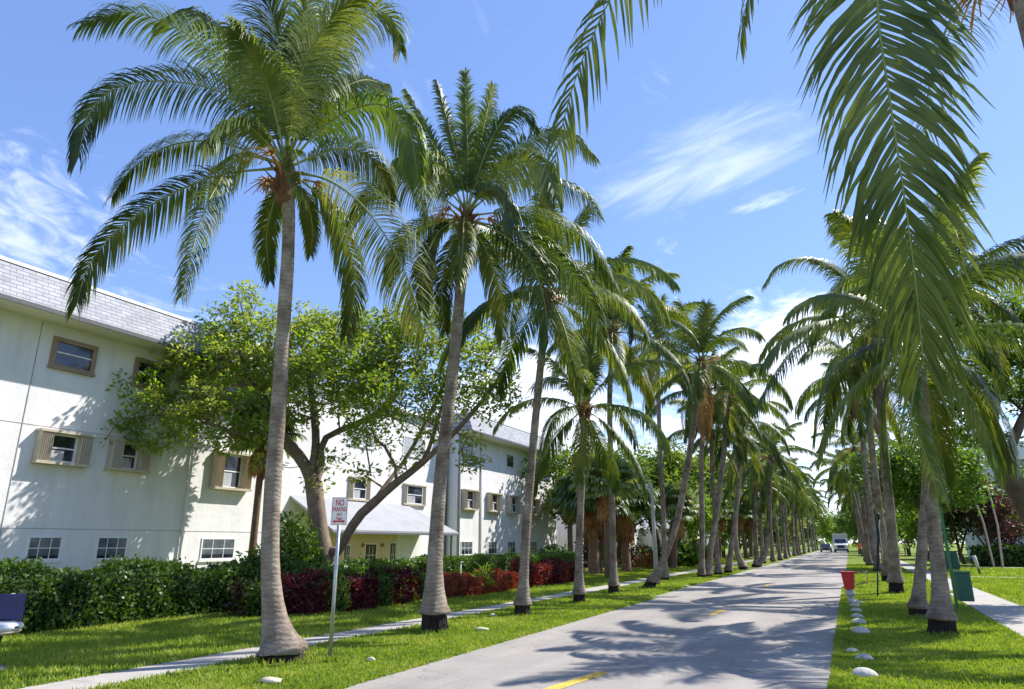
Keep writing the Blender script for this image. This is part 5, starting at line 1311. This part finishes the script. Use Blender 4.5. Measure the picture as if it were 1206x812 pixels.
# small stone at hedge foot, fallen leaves
p = G(241,722); m = MB(); m.lathe((p.x,p.y,-.02),[(.2,0),(.19,.06),(.1,.17),(.02,.21)],9,wob=.15,seed=4); m.thing('grey_rock', CONC, 'small pointed grey rock at the foot of the left hedge', 'rock')
DRY = simple('dry_palm_scrap', (.62,.56,.40), rough=.8)
for i, (u, v, s, lb) in enumerate([(567,744,.13,'pale dry husk on the verge past the second palm'),(318,806,.15,'yellowish dry husk on the grass below the largest palm'),(580,727,.08,'small pale scrap near the third palm'),(437,781,.06,'small pale scrap between the sign and the second palm'),(808,692,.09,'pale scrap on the verge beyond the leaning palm')]):
    p = G(u, v); m = MB(); m.lathe((p.x,p.y,.01),[(s*.3,0),(s,.02),(s*.8,.05),(s*.2,.07)],8,wob=.2,seed=i,sx=1.3,sy_=.6); m.thing('dry_husk', DRY, lb, 'husk', 'dry husks on the grass')
# bare soil ring and mower scar at the first right palm
p = G(1110,749); m = MB(); m.add([(p.x+.1+math.cos(a)*(.62+.1*math.sin(a*5)), p.y+.05+math.sin(a)*(.42+.08*math.cos(a*3)), .008) for a in [k*.2618 for k in range(24)]], [tuple(range(24))]); o = m.build('soil_patch', SOIL); o['kind'] = 'structure'

# ------------------------------------------------------------------ vehicles
def wheel(root, x, y, r_, w):
    m = MB(); n = 20; prof = [(x-w/2, r_*.9), (x-w/2+.03, r_), (x+w/2-.03, r_), (x+w/2, r_*.9)]
    pts = [(q, y, r_) for q, _ in prof]; m.tube([(q, y, r_) for q, _ in prof], [k for _, k in prof], n); wh = m.build('wheel', BLACK, root)
    m = MB(); m.tube([(x-w/2-.006, y, r_), (x+w/2+.006, y, r_)], r_*.55, 14); m.build('rim', METAL, wh)
VW = simple('white_vehicle_paint', (.75,.75,.76), rough=.25, var=.03); VC = simple('cream_box_panel', (.66,.62,.52), rough=.5, var=.05); VD = simple('dark_vehicle_paint', (.04,.045,.06), rough=.25)
HL = simple('headlight_lens', (.8,.8,.8), rough=.1)
x, y = -.95-.35, 128
tk = empty('box_truck', (x, y, 0), 'white fronted box truck with a cream cargo body coming down the far road', 'truck')
m = MB(); m.box((x-1.15,y+1.6,.75),(x+1.15,y+6.2,3.05)); m.build('cargo_box', VC, tk, .04)
m = MB(); m.prism([(y,.55),(y,1.25),(y+.25,1.4),(y+.75,1.5),(y+1.15,2.15),(y+1.55,2.3),(y+1.58,2.3),(y+1.58,.55)],0,x-1.02,x+1.02); m.build('cab', VW, tk, .05)
m = MB(); m.add([(x-.88,y+.765,1.56),(x+.88,y+.765,1.56),(x+.80,y+1.13,2.14),(x-.80,y+1.13,2.14)], ((0,1,2,3),)); 
m.v = [tuple(Vector(v)+Vector((0,-.03,.02))) for v in m.v]; m.build('windscreen', GLASS, tk)
m = MB(); m.box((x-.55,y-.03,.75),(x+.55,y-.001,1.18)); m.build('grille', BLACK, tk)
m = MB(); m.box((x-1.05,y-.12,.38),(x+1.05,y-.001,.6)); m.build('bumper', VD, tk)
for s in (-1,1):
    m = MB(); m.box((x+s*.8-.16,y-.04,.9),(x+s*.8+.16,y-.002,1.15)); m.build('headlight', HL, tk)
    wheel(tk, x+s*.95, y+.85, .4, .25); wheel(tk, x+s*.95, y+4.9, .4, .28)
x, y = -3.75, 133
cr = empty('dark_car', (x, y, 0), 'dark car beside the white box truck at the end of the road', 'car')
m = MB(); m.prism([(y,.35),(y,.8),(y+.9,.95),(y+1.6,1.42),(y+3.2,1.45),(y+4.2,1.0),(y+4.4,.4)],0,x-.88,x+.88); m.build('body', VD, cr, .06)
m = MB(); m.add([(x-.75,y+.95,1.0),(x+.75,y+.95,1.0),(x+.66,y+1.55,1.40),(x-.66,y+1.55,1.40)], ((0,1,2,3),)); m.v = [tuple(Vector(v)+Vector((0,-.03,.03))) for v in m.v]; m.build('windscreen', GLASS, cr)
for s in (-1,1):
    m = MB(); m.box((x+s*.65-.15,y-.02,.6),(x+s*.65+.15,y-.001,.75)); m.build('headlight', HL, cr)
    wheel(cr, x+s*.8, y+.8, .33, .2); wheel(cr, x+s*.8, y+3.4, .33, .2)

# ------------------------------------------------------------------ people (far off)
SKIN = simple('skin', (.42,.26,.18), rough=.6); HAIR = simple('hair', (.02,.016,.014), rough=.7)
def skin_mesh(verts, edges, radii):
    me = bpy.data.meshes.new('sk'); me.from_pydata(verts, edges, []); o = bpy.data.objects.new('sk', me); col.objects.link(o)
    sm = o.modifiers.new('s', 'SKIN'); 
    for i, r_ in enumerate(radii): me.skin_vertices[0].data[i].radius = (r_, r_) if not isinstance(r_, tuple) else r_
    me.skin_vertices[0].data[0].use_root = True
    ss = o.modifiers.new('ss', 'SUBSURF'); ss.levels = 1; ss.render_levels = 1
    bpy.context.view_layer.update()
    out = bpy.data.meshes.new_from_object(o.evaluated_get(bpy.context.evaluated_depsgraph_get())); bpy.data.objects.remove(o)
    for pl in out.polygons: pl.use_smooth = True
    return out
def person(label, p, h, top_m, leg_m, face, stride=.18, arm=.25):
    root = empty('person', p, label, 'person'); k = h/1.75; root.rotation_euler = (0, 0, face)
    V = [(0,0,.95),(0,0,1.15),(0,0,1.38),(0,0,1.5),(0,-.01,1.6),(0,-.01,1.70),
         (-.10,0,.9),(-.12,-stride*.4,.5),(-.12,stride*.5,.09),(-.12,stride*.5-.14,.04), (.10,0,.9),(.12,-stride*.6,.5),(.12,-stride*.8,.09),(.12,-stride*.8-.14,.04),
         (-.18,0,1.42),(-.25,.04,1.16),(-.24,-arm*.6,.95),(-.24,-arm*.8,.86), (.18,0,1.42),(.25,.02,1.16),(.24,-arm,1.0),(.23,-arm*1.3,.94)]
    E_ = [(0,1),(1,2),(2,3),(3,4),(4,5),(0,6),(6,7),(7,8),(8,9),(0,10),(10,11),(11,12),(12,13),(2,14),(14,15),(15,16),(16,17),(2,18),(18,19),(19,20),(20,21)]
    rad = [.13,.12,.14,.055,.10,.085,.085,.06,.042,.035,.085,.06,.042,.035,.06,.045,.033,.035,.06,.045,.033,.035]
    me = skin_mesh([tuple(q*k for q in v) for v in V], E_, [r_*k for r_ in rad])
    for mt in (SKIN, top_m, leg_m, BLACK): me.materials.append(mt)
    for pl in me.polygons:
        c = pl.center/k
        pl.material_index = 3 if c.z < .10 else (2 if c.z < .93 and abs(c.x) < .2 else (1 if c.z < 1.50 and not (c.z < 1.12 and abs(c.x) > .2) else 0))
    link_mesh('body', me, root)
    m = MB(); m.lathe((0,0,0),[(.06,1.60*k),(.105*k,1.66*k),(.10*k,1.74*k),(.03,1.79*k)],12); 
    me2 = bpy.data.meshes.new('hair'); me2.from_pydata([(v[0], v[1]+.02, v[2]) for v in m.v], [], m.f); me2.materials.append(HAIR)
    for pl in me2.polygons: pl.use_smooth = True
    link_mesh('hair', me2, root)
VEST = simple('hi_vis_yellow', (.55,.65,.12), rough=.6); ORG = simple('orange_shirt', (.75,.16,.04), rough=.7); SHW = simple('white_shirt', (.7,.7,.72), rough=.7); TROU = simple('dark_trousers', (.03,.035,.05), rough=.8)
person('person in a yellow green vest and dark trousers walking on the far right sidewalk', G(1068,656.5), 1.8, VEST, TROU, .3)
person('person in an orange shirt standing at the far right road edge near the truck', G(1013.5,656.5)+Vector((0,0,0)), 1.72, ORG, TROU, -.2, stride=.05)
person('person in a white shirt partly hidden between the right palm trunks', G(1041,661), 1.8, SHW, TROU, .1, stride=.1)

# ------------------------------------------------------------------ sky, sun, camera
EL, AZ = R(47), math.atan2(.60, .80)      # azimuth from +Y towards +X
sd_ = Vector((math.sin(AZ)*math.cos(EL), math.cos(AZ)*math.cos(EL), math.sin(EL)))
su = bpy.data.lights.new('sun', 'SUN'); su.energy = 4.1; su.angle = R(.53); su.color = (1., .955, .88)
so = bpy.data.objects.new('sun', su); col.objects.link(so); so.rotation_euler = sd_.to_track_quat('Z', 'Y').to_euler(); so.location = (0,0,50)
w = bpy.data.worlds.new('World'); scene.world = w; w.use_nodes = True; nt = w.node_tree
bg = nt.nodes['Background']; sky = N(nt, 'ShaderNodeTexSky'); sky.sky_type = 'NISHITA'; sky.sun_disc = False; sky.sun_elevation = EL; sky.sun_rotation = AZ
sky.altitude = 0; sky.air_density = 1.0; sky.dust_density = .15; sky.ozone_density = 2.2
tc = N(nt, 'ShaderNodeTexCoord'); sx = N(nt, 'ShaderNodeSeparateXYZ'); nt.links.new(tc.outputs['Generated'], sx.inputs[0])
def math_(op, a, b=None, c=None, clamp=False):
    n = N(nt, 'ShaderNodeMath', operation=op); n.use_clamp = clamp
    for i, v in enumerate((a, b, c)):
        if v is None: continue
        if hasattr(v, 'is_linked') or hasattr(v, 'links'): nt.links.new(v, n.inputs[i])
        else: n.inputs[i].default_value = v
    return n.outputs[0]
zc = math_('MAXIMUM', sx.outputs[2], .04)
px_, py_ = math_('DIVIDE', sx.outputs[0], zc), math_('DIVIDE', sx.outputs[1], zc)
cv = N(nt, 'ShaderNodeCombineXYZ'); nt.links.new(px_, cv.inputs[0]); nt.links.new(py_, cv.inputs[1])
mp = N(nt, 'ShaderNodeMapping'); mp.inputs['Scale'].default_value = (1.3, .75, 1); mp.inputs['Rotation'].default_value = (0,0,R(35)); nt.links.new(cv.outputs[0], mp.inputs[0])
n1 = N(nt, 'ShaderNodeTexNoise', Scale=1.6, Detail=9., Roughness=.62, Distortion=.5); nt.links.new(mp.outputs[0], n1.inputs['Vector'])
n2 = N(nt, 'ShaderNodeTexNoise', Scale=7., Detail=8., Roughness=.6, Distortion=.8); nt.links.new(mp.outputs[0], n2.inputs['Vector'])
fine = math_('MULTIPLY_ADD', n2.outputs[0], .45, math_('MULTIPLY', n1.outputs[0], .75))   # about .6 mean
def spot(u, v, a, b):          # a soft cloudy part of the sky, by direction
    r_ = ray(u, v); dv = Vector(r_[:3]).normalized(); n = N(nt, 'ShaderNodeVectorMath', operation='DOT_PRODUCT'); nt.links.new(tc.outputs['Generated'], n.inputs[0]); n.inputs[1].default_value = dv
    m_ = N(nt, 'ShaderNodeMapRange'); m_.interpolation_type = 'SMOOTHSTEP'; nt.links.new(n.outputs['Value'], m_.inputs[0]); m_.inputs[1].default_value = math.cos(R(a)); m_.inputs[2].default_value = math.cos(R(b)); return m_.outputs[0]
low = N(nt, 'ShaderNodeMapRange'); low.interpolation_type = 'SMOOTHSTEP'; nt.links.new(sx.outputs[2], low.inputs[0]); low.inputs[1].default_value = .40; low.inputs[2].default_value = .06; low.inputs[3].default_value = 0; low.inputs[4].default_value = 1
cov = math_('MULTIPLY', low.outputs[0], .27)
for (u, v, a, b, k) in ((930,420,9,2,.14),(620,490,9,2,.2)):
    cov = math_('MULTIPLY_ADD', spot(u, v, a, b), k, cov)
dens_ = math_('ADD', fine, cov)
def wisp(u, v, tilt, hw, hh, sx_, sy2, lo, hi, amp, rough=.6):
    d_ = Vector(ray(u, v)[:3]).normalized(); rt = d_.cross(Vector((0,0,1))).normalized(); up_ = rt.cross(d_)
    a_ = rt*math.cos(R(tilt)) + up_*math.sin(R(tilt)); b_ = up_*math.cos(R(tilt)) - rt*math.sin(R(tilt))
    def dt(vec, k):
        n = N(nt, 'ShaderNodeVectorMath', operation='DOT_PRODUCT'); nt.links.new(tc.outputs['Generated'], n.inputs[0]); n.inputs[1].default_value = vec*k; return n.outputs['Value']
    x_, y_ = dt(a_, 1/math.sin(R(hw))), dt(b_, 1/math.sin(R(hh)))
    r2 = math_('ADD', math_('MULTIPLY', x_, x_), math_('MULTIPLY', y_, y_)); fr = dt(d_, 1.)
    c_ = N(nt, 'ShaderNodeCombineXYZ'); nt.links.new(math_('MULTIPLY', x_, sx_), c_.inputs[0]); nt.links.new(math_('MULTIPLY', y_, sy2), c_.inputs[1])
    nn = N(nt, 'ShaderNodeTexNoise', Scale=1., Detail=10., Roughness=rough, Distortion=.6); nt.links.new(c_.outputs[0], nn.inputs['Vector'])
    msk = math_('SUBTRACT', 1., r2, clamp=True); msk = math_('MULTIPLY', msk, math_('GREATER_THAN', fr, 0.))
    t_ = math_('MULTIPLY_ADD', msk, .42, nn.outputs[0]); mr = N(nt, 'ShaderNodeMapRange'); mr.interpolation_type = 'SMOOTHSTEP'; nt.links.new(t_, mr.inputs[0])
    mr.inputs[1].default_value = lo; mr.inputs[2].default_value = hi; return math_('MULTIPLY', math_('MULTIPLY', mr.outputs[0], amp), math_('MINIMUM', math_('MULTIPLY', msk, 3.), 1.))
cl = N(nt, 'ShaderNodeMapRange'); cl.interpolation_type = 'SMOOTHSTEP'; nt.links.new(dens_, cl.inputs[0]); cl.inputs[1].default_value = .70; cl.inputs[2].default_value = 1.02
cl.inputs[4].default_value = .88
tint = N(nt, 'ShaderNodeMix', data_type='RGBA', blend_type='MULTIPLY'); tint.inputs[0].default_value = 1.; nt.links.new(sky.outputs[0], tint.inputs[6]); tint.inputs[7].default_value = (.80, .82, .97, 1)
allc = cl.outputs[0]
for w_ in (wisp(835,190,14,12,4.6,1.3,2.2,.62,1.15,.38), wisp(900,238,10,3.2,.7,1.6,1.6,.55,1.05,.28), wisp(20,265,-18,11,8,3.6,5.5,.72,1.06,.38), wisp(950,410,10,9,5,2.,4.,.55,.9,.8)):
    allc = math_('MAXIMUM', allc, w_)
even = N(nt, 'ShaderNodeMix', data_type='RGBA'); even.inputs[0].default_value = .5; nt.links.new(tint.outputs[2], even.inputs[6]); even.inputs[7].default_value = (.78, 1.38, 2.95, 1)
mx = N(nt, 'ShaderNodeMix', data_type='RGBA'); nt.links.new(allc, mx.inputs[0]); nt.links.new(even.outputs[2], mx.inputs[6]); mx.inputs[7].default_value = (5.8, 6.0, 6.5, 1)
nt.links.new(mx.outputs[2], bg.inputs[0]); bg.inputs[1].default_value = .15

cam = bpy.data.cameras.new('camera'); co = bpy.data.objects.new('camera', cam); col.objects.link(co)
cam.sensor_width = 36; cam.lens = 36*F/1206; cam.clip_start = .05; cam.clip_end = 3000
co.location = (0, 0, CAM_H); co.rotation_euler = (math.pi/2 + PITCH, 0, YAW); scene.camera = co
scene.view_settings.view_transform = 'Standard'; scene.view_settings.look = 'None'; scene.view_settings.exposure = .97; scene.view_settings.gamma = 1; scene.view_settings.use_curve_mapping = False
scene.render.engine = 'CYCLES'
scene.cycles.max_bounces = 6; scene.cycles.diffuse_bounces = 3; scene.cycles.transmission_bounces = 4; scene.cycles.glossy_bounces = 2
